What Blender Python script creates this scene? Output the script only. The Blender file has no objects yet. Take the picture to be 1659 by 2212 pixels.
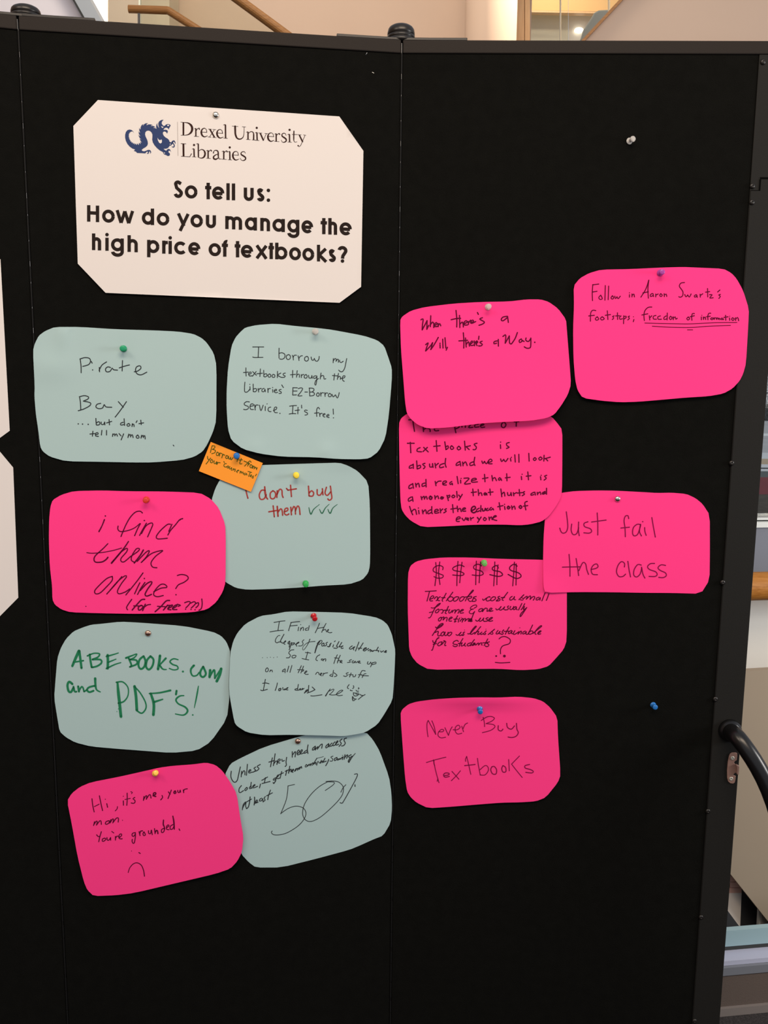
import bpy, bmesh, math, random
from mathutils import Vector, Matrix
from mathutils.geometry import delaunay_2d_cdt
random.seed(7)
# ------------------------------------------------------------------ camera
FPX, CX, CY = 1912.0, 829.5, 1106.0            # focal length in pixels of the 1659x2212 frame
CAM = Vector((0, 0, 1.521))
dn = Vector((708 - CX, 13500 - CY, FPX)).normalized()      # direction of "down" in camera axes
up_c = -dn
fw_c = (Vector((0, 0, 1)) - up_c * up_c.z).normalized()
rt_c = fw_c.cross(up_c)
if rt_c.x < 0: rt_c = -rt_c
RC = Matrix((rt_c, fw_c, up_c))                # camera (x right, y down, z forward) -> world
sc = bpy.context.scene
cd = bpy.data.cameras.new('camera'); cam = bpy.data.objects.new('camera', cd)
sc.collection.objects.link(cam); sc.camera = cam
m = RC.transposed()
rx, dy, fz = Vector(RC.col[0]), Vector(RC.col[1]), Vector(RC.col[2])
cam.matrix_world = Matrix((
    (rx.x, -dy.x, -fz.x, CAM.x), (rx.y, -dy.y, -fz.y, CAM.y), (rx.z, -dy.z, -fz.z, CAM.z), (0, 0, 0, 1)))
cd.sensor_fit = 'VERTICAL'; cd.sensor_height = 36; cd.lens = 36 * FPX / 2212
cd.clip_start = 0.05; cd.clip_end = 300
# ------------------------------------------------------------------ world, lights, exposure
W = bpy.data.worlds.new('world'); sc.world = W; W.use_nodes = True
bg = W.node_tree.nodes['Background']
bg.inputs[0].default_value = (0.86, 0.90, 1.0, 1); bg.inputs[1].default_value = 0.55
def area(loc, target, sx, sy, power, col, name):
    l = bpy.data.lights.new(name, 'AREA'); l.shape = 'RECTANGLE'; l.size = sx; l.size_y = sy
    l.energy = power; l.color = col
    o = bpy.data.objects.new(name, l); sc.collection.objects.link(o); o.location = loc
    o.rotation_euler = (Vector(target) - Vector(loc)).to_track_quat('-Z', 'Y').to_euler(); return o
area((0.25, -0.35, 3.15), (0.1, 1.45, 1.55), 1.7, 0.8, 47, (1.0, 0.80, 0.60), 'ceiling_lamp_light')
area((-1.5, -0.2, 3.0), (-0.6, 1.35, 1.1), 0.9, 0.6, 17, (1.0, 0.82, 0.64), 'left_fill_light')  # added fill light that lifts the far-left posters
area((2.9, 0.4, 1.9), (0.2, 1.45, 1.3), 1.0, 1.3, 11, (0.86, 0.93, 1.0), 'window_daylight')
area((-0.3, 3.4, 4.9), (-0.3, 5.6, 3.4), 1.6, 0.6, 60, (1.0, 0.86, 0.68), 'stair_hall_light')
area((2.2, 0.9, 1.6), (1.35, 2.3, 0.8), 0.5, 0.5, 20, (1.0, 0.95, 0.88), 'bay_fill_light')  # added fill light to brighten the window bay wall
sc.view_settings.view_transform = 'Standard'; sc.view_settings.look = 'None'
sc.view_settings.exposure = 0.0; sc.view_settings.gamma = 1; sc.view_settings.use_curve_mapping = False
# ------------------------------------------------------------------ helpers
def ray(px, py): return RC @ Vector((px - CX, py - CY, FPX))
def at(px, py, Y):
    r = ray(px, py); return CAM + r * (Y / r.y)
class Plane:
    def __init__(s, a, b):
        s.O = Vector((a[0], a[1], 0)); s.u = (Vector((b[0], b[1], 0)) - s.O).normalized()
        s.n = Vector((s.u.y, -s.u.x, 0))
    def hit(s, px, py, h=0.0):
        r = ray(px, py); O = s.O + s.n * h
        return CAM + r * ((O - CAM).dot(s.n) / r.dot(s.n))
    def p(s, u, z, h=0.0): return s.O + s.u * u + Vector((0, 0, z)) + s.n * h
    def shifted(s, d):
        q = Plane((0, 0), (1, 0)); q.u = s.u.copy(); q.n = s.n.copy(); q.O = s.O + s.n * d; return q
P0, P1, P2, P3 = (-1.08, 1.2303), (-0.5373, 1.3747), (0.0205, 1.4541), (0.6157, 1.4423)
TOP = 2.03
PA, PB, PC = Plane(P0, P1), Plane(P1, P2), Plane(P2, P3)

MATS = {}
def mat(name, col, rough=0.6, metal=0.0, spec=0.5, bump=0.0, bscale=200, mott=0.0, mscale=8, trans=0.0, emit=None, estr=0, alpha=1.0, ior=1.45, coat=0.0):
    if name in MATS: return MATS[name]
    M = bpy.data.materials.new(name); M.use_nodes = True; nt = M.node_tree; N = nt.nodes; L = nt.links
    b = N['Principled BSDF']
    b.inputs['Base Color'].default_value = (*col, 1); b.inputs['Roughness'].default_value = rough
    b.inputs['Metallic'].default_value = metal; b.inputs['Specular IOR Level'].default_value = spec
    b.inputs['Transmission Weight'].default_value = trans; b.inputs['IOR'].default_value = ior
    b.inputs['Alpha'].default_value = alpha; b.inputs['Coat Weight'].default_value = coat
    if emit: b.inputs['Emission Color'].default_value = (*emit, 1); b.inputs['Emission Strength'].default_value = estr
    tc = N.new('ShaderNodeTexCoord')
    if mott:
        n = N.new('ShaderNodeTexNoise'); n.inputs['Scale'].default_value = mscale; n.inputs['Detail'].default_value = 5
        L.new(tc.outputs['Object'], n.inputs['Vector'])
        r = N.new('ShaderNodeMapRange'); r.inputs['To Min'].default_value = 1 - mott; r.inputs['To Max'].default_value = 1 + mott
        L.new(n.outputs['Fac'], r.inputs['Value'])
        x = N.new('ShaderNodeVectorMath'); x.operation = 'SCALE'; x.inputs[0].default_value = col
        L.new(r.outputs['Result'], x.inputs['Scale']); L.new(x.outputs[0], b.inputs['Base Color'])
    if bump:
        n = N.new('ShaderNodeTexNoise'); n.inputs['Scale'].default_value = bscale; n.inputs['Detail'].default_value = 4
        L.new(tc.outputs['Object'], n.inputs['Vector'])
        bp = N.new('ShaderNodeBump'); bp.inputs['Strength'].default_value = bump; bp.inputs['Distance'].default_value = 0.002
        L.new(n.outputs['Fac'], bp.inputs['Height']); L.new(bp.outputs['Normal'], b.inputs['Normal'])
    MATS[name] = M; return M
def wood(name, c1, c2, axis='X', scale=9, rough=0.35):
    M = bpy.data.materials.new(name); M.use_nodes = True; nt = M.node_tree; N = nt.nodes; L = nt.links
    b = N['Principled BSDF']; b.inputs['Roughness'].default_value = rough; b.inputs['Specular IOR Level'].default_value = 0.25
    tc = N.new('ShaderNodeTexCoord'); mp = N.new('ShaderNodeMapping')
    mp.inputs['Scale'].default_value = (1, 22, 22) if axis == 'X' else (22, 22, 1)
    n = N.new('ShaderNodeTexNoise'); n.inputs['Scale'].default_value = scale; n.inputs['Detail'].default_value = 8; n.inputs['Distortion'].default_value = 0.4
    cr = N.new('ShaderNodeValToRGB'); cr.color_ramp.elements[0].color = (*c1, 1); cr.color_ramp.elements[1].color = (*c2, 1)
    cr.color_ramp.elements[0].position = 0.35; cr.color_ramp.elements[1].position = 0.65
    L.new(tc.outputs['Object'], mp.inputs[0]); L.new(mp.outputs[0], n.inputs['Vector']); L.new(n.outputs['Fac'], cr.inputs[0]); L.new(cr.outputs[0], b.inputs['Base Color'])
    return M

def mk(name, verts, faces, m, parent=None, smooth=False, label=None, cat=None, group=None, kind=None, solid=None, bevel=None):
    vs = [Vector(v) for v in verts]
    lo = Vector((min(v.x for v in vs), min(v.y for v in vs), min(v.z for v in vs)))
    hi = Vector((max(v.x for v in vs), max(v.y for v in vs), max(v.z for v in vs)))
    c = (lo + hi) / 2
    me = bpy.data.meshes.new(name); me.from_pydata([v - c for v in vs], [], faces); me.update()
    bm = bmesh.new(); bm.from_mesh(me)
    if not solid: bmesh.ops.recalc_face_normals(bm, faces=bm.faces)
    bm.to_mesh(me); bm.free()
    if smooth:
        for p in me.polygons: p.use_smooth = True
    me.materials.append(m)
    o = bpy.data.objects.new(name, me); sc.collection.objects.link(o)
    o['wc'] = list(c)
    if parent is not None:
        o.parent = parent; o.location = c - Vector(parent['wc'])
    else: o.location = c
    if solid:
        s = o.modifiers.new('solid', 'SOLIDIFY'); s.thickness = solid; s.offset = -1
        s = o.modifiers.new('split', 'EDGE_SPLIT'); s.split_angle = 0.6
    if bevel:
        s = o.modifiers.new('bevel', 'BEVEL'); s.width = bevel; s.segments = 2; s.limit_method = 'ANGLE'
    if label: o['label'] = label
    if cat: o['category'] = cat
    if group: o['group'] = group
    if kind: o['kind'] = kind
    return o
def empty(name, loc, label=None, cat=None, group=None, kind=None):
    o = bpy.data.objects.new(name, None); sc.collection.objects.link(o); o.location = loc; o['wc'] = list(loc); o.empty_display_size = 0.05
    if label: o['label'] = label
    if cat: o['category'] = cat
    if group: o['group'] = group
    if kind: o['kind'] = kind
    return o
class MB:
    def __init__(s): s.v = []; s.f = []
    def add(s, v, f):
        k = len(s.v); s.v += [Vector(x) for x in v]; s.f += [tuple(i + k for i in q) for q in f]; return s
    def prism(s, pts, d):                     # polygon (3D points) extruded by vector d
        n = len(pts); d = Vector(d)
        v = [Vector(p) for p in pts] + [Vector(p) + d for p in pts]
        f = [tuple(range(n)), tuple(range(2 * n - 1, n - 1, -1))] + [(i, (i + 1) % n, n + (i + 1) % n, n + i) for i in range(n)]
        return s.add(v, f)
    def box(s, x0, x1, y0, y1, z0, z1):
        return s.prism([(x0, y0, z0), (x1, y0, z0), (x1, y0, z1), (x0, y0, z1)], (0, y1 - y0, 0))
    def pbox(s, pl, u0, u1, z0, z1, h0, h1):
        return s.prism([pl.p(u0, z0, h0), pl.p(u1, z0, h0), pl.p(u1, z1, h0), pl.p(u0, z1, h0)], pl.n * (h1 - h0))
    def lathe(s, O, ax, prof, seg=24):        # prof: (r, t) along axis
        ax = Vector(ax).normalized(); a = ax.orthogonal().normalized(); b = ax.cross(a); v = []; f = []
        for r, t in prof:
            for i in range(seg):
                g = 2 * math.pi * i / seg; v.append(Vector(O) + ax * t + (a * math.cos(g) + b * math.sin(g)) * r)
        for j in range(len(prof) - 1):
            for i in range(seg): f.append((j * seg + i, j * seg + (i + 1) % seg, (j + 1) * seg + (i + 1) % seg, (j + 1) * seg + i))
        f.append(tuple(range(seg))); f.append(tuple(range((len(prof) - 1) * seg, len(prof) * seg)))
        return s.add(v, f)
    def tube(s, pts, r, seg=16):
        pts = [Vector(p) for p in pts]; n = len(pts); v = []; f = []
        rr = r if isinstance(r, (list, tuple)) else [r] * n
        t0 = (pts[1] - pts[0]).normalized(); a = t0.orthogonal().normalized()
        for i, p in enumerate(pts):
            t = ((pts[min(i + 1, n - 1)] - pts[max(i - 1, 0)])).normalized()
            a = (a - t * a.dot(t)).normalized(); b = t.cross(a)
            for k in range(seg):
                g = 2 * math.pi * k / seg; v.append(p + (a * math.cos(g) + b * math.sin(g)) * rr[i])
        for j in range(n - 1):
            for i in range(seg): f.append((j * seg + i, j * seg + (i + 1) % seg, (j + 1) * seg + (i + 1) % seg, (j + 1) * seg + i))
        f.append(tuple(range(seg))); f.append(tuple(range((n - 1) * seg, n * seg)))
        return s.add(v, f)
    def build(s, name, m, parent=None, **k): return mk(name, s.v, s.f, m, parent, **k)
def pxprism(pl, pts, thick, h=0.0):           # outline given by sight lines onto a real plane, extruded away
    return MB().prism([pl.hit(x, y, h) for x, y in pts], -pl.n * thick)
def catmull(P, step=3.0):
    if len(P) < 3: return P[:]
    Q = [P[0]] + P + [P[-1]]; out = []
    for i in range(1, len(Q) - 2):
        p0, p1, p2, p3 = Q[i - 1], Q[i], Q[i + 1], Q[i + 2]
        d = math.dist(p1[:2], p2[:2]); k = max(2, min(10, int(d / step)))
        for j in range(k):
            t = j / k; t2 = t * t; t3 = t2 * t
            out.append(tuple(0.5 * (2 * b + (c - a) * t + (2 * a - 5 * b + 4 * c - e) * t2 + (3 * b - a - 3 * c + e) * t3) for a, b, c, e in zip(p0, p1, p2, p3)))
    out.append(tuple(P[-1])); return out
def resamp3(pts, step=0.01):
    return [Vector(q) for q in catmull([tuple(p) for p in pts], step)]

# ------------------------------------------------------------------ materials
M_fab = mat('black_fabric', (0.0052, 0.0052, 0.0045), rough=1.0, spec=0.06, bump=0.5, bscale=900, mott=0.25, mscale=60)
M_frame = mat('black_frame_plastic', (0.022, 0.018, 0.016), rough=0.6, spec=0.12, bump=0.08, bscale=500)
M_endf = mat('charcoal_end_frame', (0.0135, 0.013, 0.012), rough=0.6, spec=0.15, bump=0.1, bscale=600)
M_cap = mat('black_cap', (0.012, 0.010, 0.009), rough=0.32, spec=0.5)
M_tube = mat('black_gloss_tube', (0.0055, 0.0055, 0.006), rough=0.27, spec=0.5)
M_pinwire = mat('hinge_steel', (0.13, 0.125, 0.12), rough=0.4, metal=1.0)
M_hinge = mat('hinge_black', (0.007, 0.007, 0.007), rough=0.6, spec=0.2)
M_latch = mat('latch_bronze_steel', (0.40, 0.235, 0.19), rough=0.35, metal=0.35, bump=0.1, bscale=300)
M_screw = mat('zinc_screw', (0.50, 0.48, 0.42), rough=0.35, metal=0.4)
M_white = mat('white_paper', (0.71, 0.665, 0.645), rough=0.85, spec=0.12, bump=0.03, bscale=1100)
M_blue = mat('pale_blue_card', (0.392, 0.535, 0.54), rough=0.9, spec=0.1, bump=0.05, bscale=1100)
M_pink = mat('hot_pink_card', (1.0, 0.050, 0.262), rough=0.9, spec=0.08, bump=0.05, bscale=1100)
M_orange = mat('orange_card', (0.95, 0.33, 0.035), rough=0.85, spec=0.2, bump=0.05, bscale=1100)
I_print = mat('ink_print', (0.022, 0.015, 0.013), rough=0.9, spec=0.08)
I_serif = mat('ink_brown_black', (0.038, 0.017, 0.014), rough=0.9, spec=0.08)
I_navy = mat('ink_navy', (0.035, 0.055, 0.145), rough=0.9, spec=0.08)
I_line = mat('ink_grey_line', (0.20, 0.17, 0.16), rough=0.9, spec=0.08)
I_blk = mat('ink_black', (0.030, 0.036, 0.040), rough=0.9, spec=0.08)
I_pnk = mat('ink_on_pink', (0.11, 0.0035, 0.032), rough=0.9, spec=0.08)
I_pnk2 = mat('ink_on_pink_thin', (0.22, 0.006, 0.06), rough=0.9, spec=0.08)
I_red = mat('ink_red', (0.36, 0.05, 0.045), rough=0.9, spec=0.08)
I_grn = mat('ink_green', (0.018, 0.19, 0.085), rough=0.9, spec=0.08)
I_grn2 = mat('ink_dark_green', (0.03, 0.14, 0.08), rough=0.9, spec=0.08)
I_olv = mat('ink_olive', (0.085, 0.10, 0.012), rough=0.9, spec=0.08)
M_tan = mat('tan_plaster', (0.70, 0.50, 0.36), rough=0.85, spec=0.2, bump=0.05, bscale=60, mott=0.03, mscale=3)
M_tan2 = mat('pinkish_plaster', (0.66, 0.49, 0.38), rough=0.85, spec=0.2, bump=0.05, bscale=60, mott=0.03, mscale=3)
M_lite = mat('pale_plaster', (0.66, 0.56, 0.43), rough=0.85, spec=0.2)
M_guard = mat('taupe_guard_panel', (0.335, 0.27, 0.20), rough=0.7, spec=0.3, mott=0.05, mscale=4)
M_lilac = mat('lilac_white_paint', (0.84, 0.80, 0.86), rough=0.8)
M_steel = mat('grey_painted_steel', (0.30, 0.31, 0.33), rough=0.5)
M_carpet = mat('dark_speckled_carpet', (0.045, 0.040, 0.040), rough=1.0, spec=0.1, bump=1.0, bscale=350, mott=0.9, mscale=260)
M_ceil = mat('white_ceiling', (0.75, 0.74, 0.72), rough=0.9)
M_oak = wood('oak_handrail', (0.34, 0.125, 0.018), (0.47, 0.195, 0.04), 'X', rough=0.55)
M_oak2 = wood('light_oak_frame', (0.74, 0.46, 0.24), (0.80, 0.53, 0.29), 'Z')
M_oak3 = wood('brown_wood_trim', (0.36, 0.17, 0.07), (0.48, 0.24, 0.10), 'X')
M_oak4 = wood('oak_upper_rail', (0.21, 0.092, 0.028), (0.29, 0.135, 0.042), 'X', rough=0.5)
M_tglass = mat('tinted_glass', (0.84, 0.87, 0.80), rough=0.02, trans=1.0, ior=1.1)
M_glass = mat('clear_glass', (0.96, 0.99, 0.97), rough=0.02, trans=1.0, alpha=1.0, ior=1.1)
M_gedge = mat('glass_edge', (0.80, 0.85, 0.72), rough=0.2, spec=0.6)

# ------------------------------------------------------------------ room shell
def struct(name, mb, m, **k): return mb.build(name, m, kind='structure', **k)
struct('floor', MB().box(-5, 3.6, -4, 9, -0.06, 0.0), M_carpet)
struct('wall_left', MB().box(-5.1, -5.0, -4, 9.2, 0, 6.5), M_tan)
struct('wall_back', MB().box(-5, 0.93, 6.2, 6.35, 0, 6.5), M_tan2)

# right-hand window bay: planes turned a little from the board
a8 = math.radians(8.0)
def wp(Y):                                    # plane through (0.8, Y) running right and away
    return Plane((0.8, Y), (0.8 + math.cos(a8), Y + math.sin(a8)))
W0, W1, W2 = wp(1.93), wp(2.10), wp(2.50)
UL, UR = -0.55, 2.6
def zat(pl, y, x=1600, h=0): return pl.hit(x, y, h).z
# low curb (baseboard, brown face, grey cap, lilac ledge), then steel-blue window ledge
zb, zc, zd, ze = zat(W0, 2171), zat(W0, 2103), zat(W0, 2086), 0.0
M_brown = mat('brown_fabric_wall', (0.11, 0.082, 0.068), rough=0.95, bump=0.4, bscale=500)
M_base = mat('grey_base_trim', (0.20, 0.17, 0.155), rough=0.7)
M_ledge = mat('lilac_grey_ledge', (0.43, 0.445, 0.56), rough=0.6)
M_grey = mat('mid_grey_trim', (0.17, 0.18, 0.205), rough=0.6)
M_bluel = mat('steel_blue_ledge', (0.31, 0.45, 0.49), rough=0.5)
M_dark = mat('dark_gasket', (0.035, 0.037, 0.035), rough=0.6)
M_pale = mat('pale_wall_panel', (0.80, 0.78, 0.73), rough=0.85, mott=0.03, mscale=5)
M_bluegrey = mat('blue_grey_spandrel', (0.185, 0.20, 0.245), rough=0.6)
M_sill = mat('white_sill', (0.72, 0.75, 0.73), rough=0.4)
struct('baseboard_right', MB().pbox(W0, UL, UR, 0.0, zb, 0.0, 0.008), M_base)
struct('trim_1', MB().pbox(W0, UL, UR, 0.0, zc, -0.10, 0.0), M_brown)
struct('trim_2', MB().pbox(W0, UL, UR, zc + 0.0005, zd, -0.10, 0.004), M_grey)
dl = 0.02
while zat(W0.shifted(-dl), 2050) > zd + 0.012 and dl < 0.3: dl += 0.001
WL = W0.shifted(-dl)
struct('trim_3', MB().pbox(W0, UL, UR, zd + 0.0005, zd + 0.012, -dl + .0005, -0.004), M_ledge)
struct('trim_4', MB().pbox(WL, UL, UR, 0.0, zat(WL, 2041), -0.03, 0.0), M_dark)
struct('trim_5', MB().pbox(WL, UL, UR, zat(WL, 2041) + 0.0005, zat(WL, 2007), -0.012, 0.003), M_bluel)
# taupe guard panel with a slanting lower edge
gp = pxprism(W1, [(1400, 1462), (2500, 1400), (2500, 1960), (1690, 2029), (1659, 1990), (1578, 1888), (1400, 1664)], 0.02)
gp.build('guard_panel', M_guard, label='taupe solid stair guard panel with a slanting lower edge behind the board', cat='guard panel')
# spandrel wall under the window
struct('wall_right', MB().pbox(W2, -0.9, UR, zat(W2, 1600), zat(W2, 1138), -0.12, 0.0), M_pale)
struct('trim_6', MB().pbox(W2, -0.9, UR, zat(W2, 1268), zat(W2, 1138), 0.001, 0.012), M_bluegrey)
struct('window_sill', MB().pbox(W2, -0.9, UR, zat(W2, 1138) + .0005, zat(W2, 1126), -0.14, 0.02), M_sill)
struct('trim_7', MB().pbox(W2, -0.9, UR, zat(W2, 1126) + .0005, zat(W2, 1123.5), -0.06, 0.004), M_dark)
win = empty('window_1', W2.p(0.9, zat(W2, 1123), 0), kind='structure')
zs = zat(W2, 1123) + .0005; WU0 = 0.02; WTP = 2.24
MB().pbox(W2, WU0, UR, zs, zat(W2, 1119), -0.05, 0.008).build('window_frame', M_sill, win)
MB().pbox(W2, WU0, UR, WTP, WTP + 0.05, -0.05, 0.008).build('window_frame', M_sill, win)
for u in (WU0, 1.75): MB().pbox(W2, u, u + 0.06, zat(W2, 1119), WTP, -0.05, 0.006).build('mullion', M_sill, win)
MB().pbox(W2, WU0 + .06, 1.75, zat(W2, 1119), WTP, -0.026, -0.020).build('window_pane', M_glass, win)
# horizontal oak handrail in front of the spandrel
W3 = wp(2.32)
c0, c1 = W3.hit(1500, 1271), W3.hit(1659, 1262)
hz = zat(W3, 1266, 1640); hr = abs(zat(W3, 1236, 1640) - zat(W3, 1296, 1640)) / 2
hrail = MB().tube([W3.p(u, hz) for u in (-0.7, 0.2, 1.0, 2.4)], hr, 24).build('oak_handrail', M_oak, smooth=True, label='thick horizontal oak handrail under the window, right of the board', cat='handrail')
MB().tube([W3.p(1.6, hz - hr * 0.8), W3.p(1.6, hz - 0.06), W3.p(1.6, hz - 0.08, -0.16)], 0.009).build('bracket', M_steel, hrail, smooth=True)

# ------------------------------------------------------------------ outside
M_mulch = mat('brown_winter_ground', (0.075, 0.062, 0.045), rough=1, bump=1, bscale=8, mott=0.6, mscale=6)
M_rbrick = mat('dark_red_paving', (0.20, 0.018, 0.024), rough=0.8, mott=0.15, mscale=3)
M_dgrey = mat('dark_kerb', (0.10, 0.115, 0.11), rough=0.9)
M_pave = mat('light_pavement', (0.72, 0.73, 0.73), rough=0.9, mott=0.1, mscale=1)
M_sand = mat('sand_strip', (0.55, 0.42, 0.27), rough=0.9, mott=0.1, mscale=2)
M_asph = mat('grey_road', (0.50, 0.49, 0.49), rough=0.9, mott=0.2, mscale=1)
M_snow = mat('white_line', (0.85, 0.86, 0.84), rough=0.8)
def gy(y):                                     # distance at which a sight line meets the ground
    r = ray(1650, y); return (r * ((0.0 - CAM.z) / r.z)).y
def strip(name, ya, yb, m, z=0.0, **k):
    MB().box(-4, 60, gy(ya), gy(yb), -0.3, z).build(name, m, kind='structure', **k)
strip('ground_bed', 1240, 1068, M_mulch); strip('ground_red_paving', 1068, 1031, M_rbrick, 0.001)
strip('ground_kerb', 1031, 1018, M_dgrey, 0.001); strip('ground_pavement', 1018, 1003, M_pave)
strip('ground_joint', 1013, 1010.5, M_dark, 0.004)
strip('ground_sand', 1003, 991, M_sand); strip('ground_apron', 991, 978, M_pave)
strip('ground_road', 978, 941.5, M_asph); strip('ground_road_line', 941.5, 936.5, M_snow, 0.001)
strip('ground_road_far', 936.5, 880, M_asph)
strip('ground_far_snow', 880, 850, M_snow)
bl = empty('building', (9, 75, 0), label='pale grey building across the street beyond the window', cat='building')
M_fac = mat('grey_facade', (0.62, 0.61, 0.62), rough=0.9, mott=0.2, mscale=0.3)
M_wing = mat('dark_window', (0.12, 0.13, 0.15), rough=0.3)
MB().box(10, 75, 78, 92, 0, 24).build('wall', M_fac, bl)
for i in range(12):
    for j in range(5): MB().box(13 + i * 5, 15.6 + i * 5, 77.9, 77.99, 2 + j * 4.4, 4.6 + j * 4.4).build('window', M_wing, bl)
def car(x, y, m, label):
    o = empty('car', (x, y, 0), label=label, cat='car')
    MB().prism([(x, y, .3), (x + 4.4, y, .3), (x + 4.4, y, .8), (x + 3.6, y, .95), (x + 2.9, y, 1.4), (x + 1.2, y, 1.42), (x + .4, y, 1.0), (x, y, .95)], (0, 1.8, 0)).build('body', m, o, bevel=0.06)
    MB().prism([(x + .6, y - .01, .98), (x + 3.3, y - .01, .98), (x + 2.8, y - .01, 1.33), (x + 1.3, y - .01, 1.33)], (0, 1.82, 0)).build('side_window', M_wing, o)
    for wx in (.9, 3.5):
        MB().lathe((x + wx, y - .02, .32), (0, 1, 0), [(.32, 0), (.32, 1.84)], 20).build('wheel', M_dark, o)
M_cw = mat('white_car_paint', (0.7, 0.7, 0.7), rough=0.3, coat=1.0)
M_cg = mat('grey_car_paint', (0.42, 0.43, 0.45), rough=0.3, coat=1.0)
for px, yy, mm, lb in ((1640, 40, M_cw, 'white car parked across the street beyond the window'), (1700, 33, M_cg, 'silver grey car on the street to the right of the white one')):
    q = ray(px, 880); car(q.x / q.y * yy - 1.5, yy, mm, lb)
# masonry seen through the low gap under the guard panel
WX = wp(2.155)
M_pbrick = mat('pale_pink_brick', (0.85, 0.50, 0.40), rough=0.9)
M_cream = mat('cream_stone', (0.95, 0.88, 0.82), rough=0.9)
M_char = mat('dark_slate_panel', (0.055, 0.058, 0.065), rough=0.35)
pl_ = empty('low_masonry_wall', WX.hit(1580, 1998), label='low brick and cream stone wall glimpsed under the taupe guard panel', cat='wall')
pxprism(WX, [(1480, 1930), (1602, 1929), (1599, 2000), (1480, 2006)], 0.05).build('stone_base', M_cream, pl_)
rows = [(1800, 1862), (1863, 1881), (1882, 1905), (1906, 1917), (1918, 1929)]
for i, (ya, yb) in enumerate(rows):
    for j in range(3):
        xa, xb = 1603 - 46 * (j + 1) + (20 if i % 2 else 0), 1603 - 46 * j + (20 if i % 2 else 0) - 1
        xb = min(xb, 1602)
        pxprism(WX, [(xa, ya), (xb, ya), (xb, yb), (xa, yb)], 0.05).build('brick', M_pbrick, pl_)
pxprism(WX, [(1602.5, 1780), (2100, 1780), (2100, 1990), (1599.5, 1998)], 0.04, -0.02).build('slate_panel', M_char, label='dark slate panel under the guard panel, beside the pale brickwork', cat='panel')
pxprism(wp(2.135), [(1480, 1888), (1571, 1966), (1597, 2001), (1480, 2006)], 0.012).build('dark_sloping_board', M_char, label='dark board sloping down in front of the cream stone at floor level', cat='board')
pxprism(wp(2.132), [(1640.5, 1960), (1644.5, 1960), (1642, 2010), (1638, 2010)], 0.01).build('metal_upright', M_sill, label='thin pale metal upright under the guard panel near the photo edge', cat='post')
pxprism(wp(2.14), [(1646, 1960), (1700, 1960), (1700, 2010), (1643, 2010)], 0.008).build('cream_panel', M_cream, label='small cream panel right of the thin metal upright', cat='panel')

# ------------------------------------------------------------------ upper stair hall seen over the board
F = Plane((0, 0), (1, 0))
def fp(Y): return Plane((0, Y), (1, Y))
struct('wall_stair', pxprism(fp(5.9), [(233, -500), (366, -500), (366, 500), (233, 500)], 0.25), M_lite)
M_glow = mat('warm_glow', (1, 0.95, 0.85), emit=(1.0, 0.90, 0.70), estr=2.6)
wl = empty('wall_light', at(214, 250, 5.95), label='tall glowing warm white wall light beside the grey stair stringer', cat='light')
pxprism(fp(5.95), [(150, -500), (232, -500), (232, 500), (150, 500)], 0.05).build('diffuser', M_glow, wl)
sof = pxprism(fp(4.5), [(-900, -600), (-173, -600), (161, 0), (182, 37), (383, 400), (-900, 400)], 0.08)
st = empty('stair_flight', at(100, 300, 4.5), label='underside of a stair flight, lilac white with a grey steel stringer, top left', cat='staircase')
sof.build('soffit', M_lilac, st)
pxprism(fp(4.46), [(-139, -600), (-173, -600), (161, 0), (182, 37), (383, 400), (417, 400)][::-1], 0.14).build('stringer', mat('blue_grey_steel', (0.42, 0.46, 0.50), rough=0.5), st)
pxprism(fp(4.455), [(-177, -600), (-173, -600), (161, 0), (182, 37), (383, 400), (379, 400)][::-1], 0.01).build('stringer_edge', M_dark, st)
h1 = MB().tube([at(278, 19.5, 5.2), at(362, 22.5, 5.2), at(363, 22.8, 5.2), at(440, 72, 5.2), at(560, 150, 5.2)], 0.0205).build('oak_handrail', M_oak4, label='oak handrail that runs level then bends down, top left over the board', cat='handrail')
MB().tube([at(300, 27, 5.2), at(300, 36, 5.22), at(300, 60, 5.3)], 0.007).build('bracket', M_steel, h1)
h2 = MB().tube([at(380, -100, 4.8), at(516, 0, 4.8), at(610, 69, 4.8), at(740, 165, 4.8)], 0.0235).build('oak_handrail', M_oak4, label='straight brown handrail slanting down against the tan wall, upper middle', cat='handrail')
gg = empty('glass_guard', at(430, 300, 5.32), label='clear glass stair guard with a bright vertical edge, top left', cat='glass guard')
pxprism(fp(5.32), [(301, -158), (516, 0), (610, 69), (1060, 400), (1060, 500), (301, 500)], 0.012).build('pane', M_tglass, gg)
pxprism(fp(5.31), [(299.5, -300), (302.5, -300), (302.5, 500), (299.5, 500)], 0.03).build('glass_edge', M_gedge, gg)
# round column lit by its own spotlight
cc = at(1060, 60, 5.6); cr_ = 52 * 5.6 / FPX
MB().lathe((cc.x, cc.y, 0), (0, 0, 1), [(cr_, 0), (cr_, 6.4)], 64).build('round_column', M_tan2, smooth=True, label='round tan column with a bright lit side above the centre of the board', cat='column')
sp = bpy.data.lights.new('column_spot', 'SPOT'); sp.energy = 190; sp.color = (1, 0.88, 0.68); sp.spot_size = math.radians(30); sp.shadow_soft_size = 0.03
so = bpy.data.objects.new('column_spot', sp); sc.collection.objects.link(so); so.location = cc + Vector((0.80, -0.28, 0.9))
so.rotation_euler = (cc + Vector((0.08, -0.08, -0.1)) - so.location).to_track_quat('-Z', 'Y').to_euler()
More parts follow.
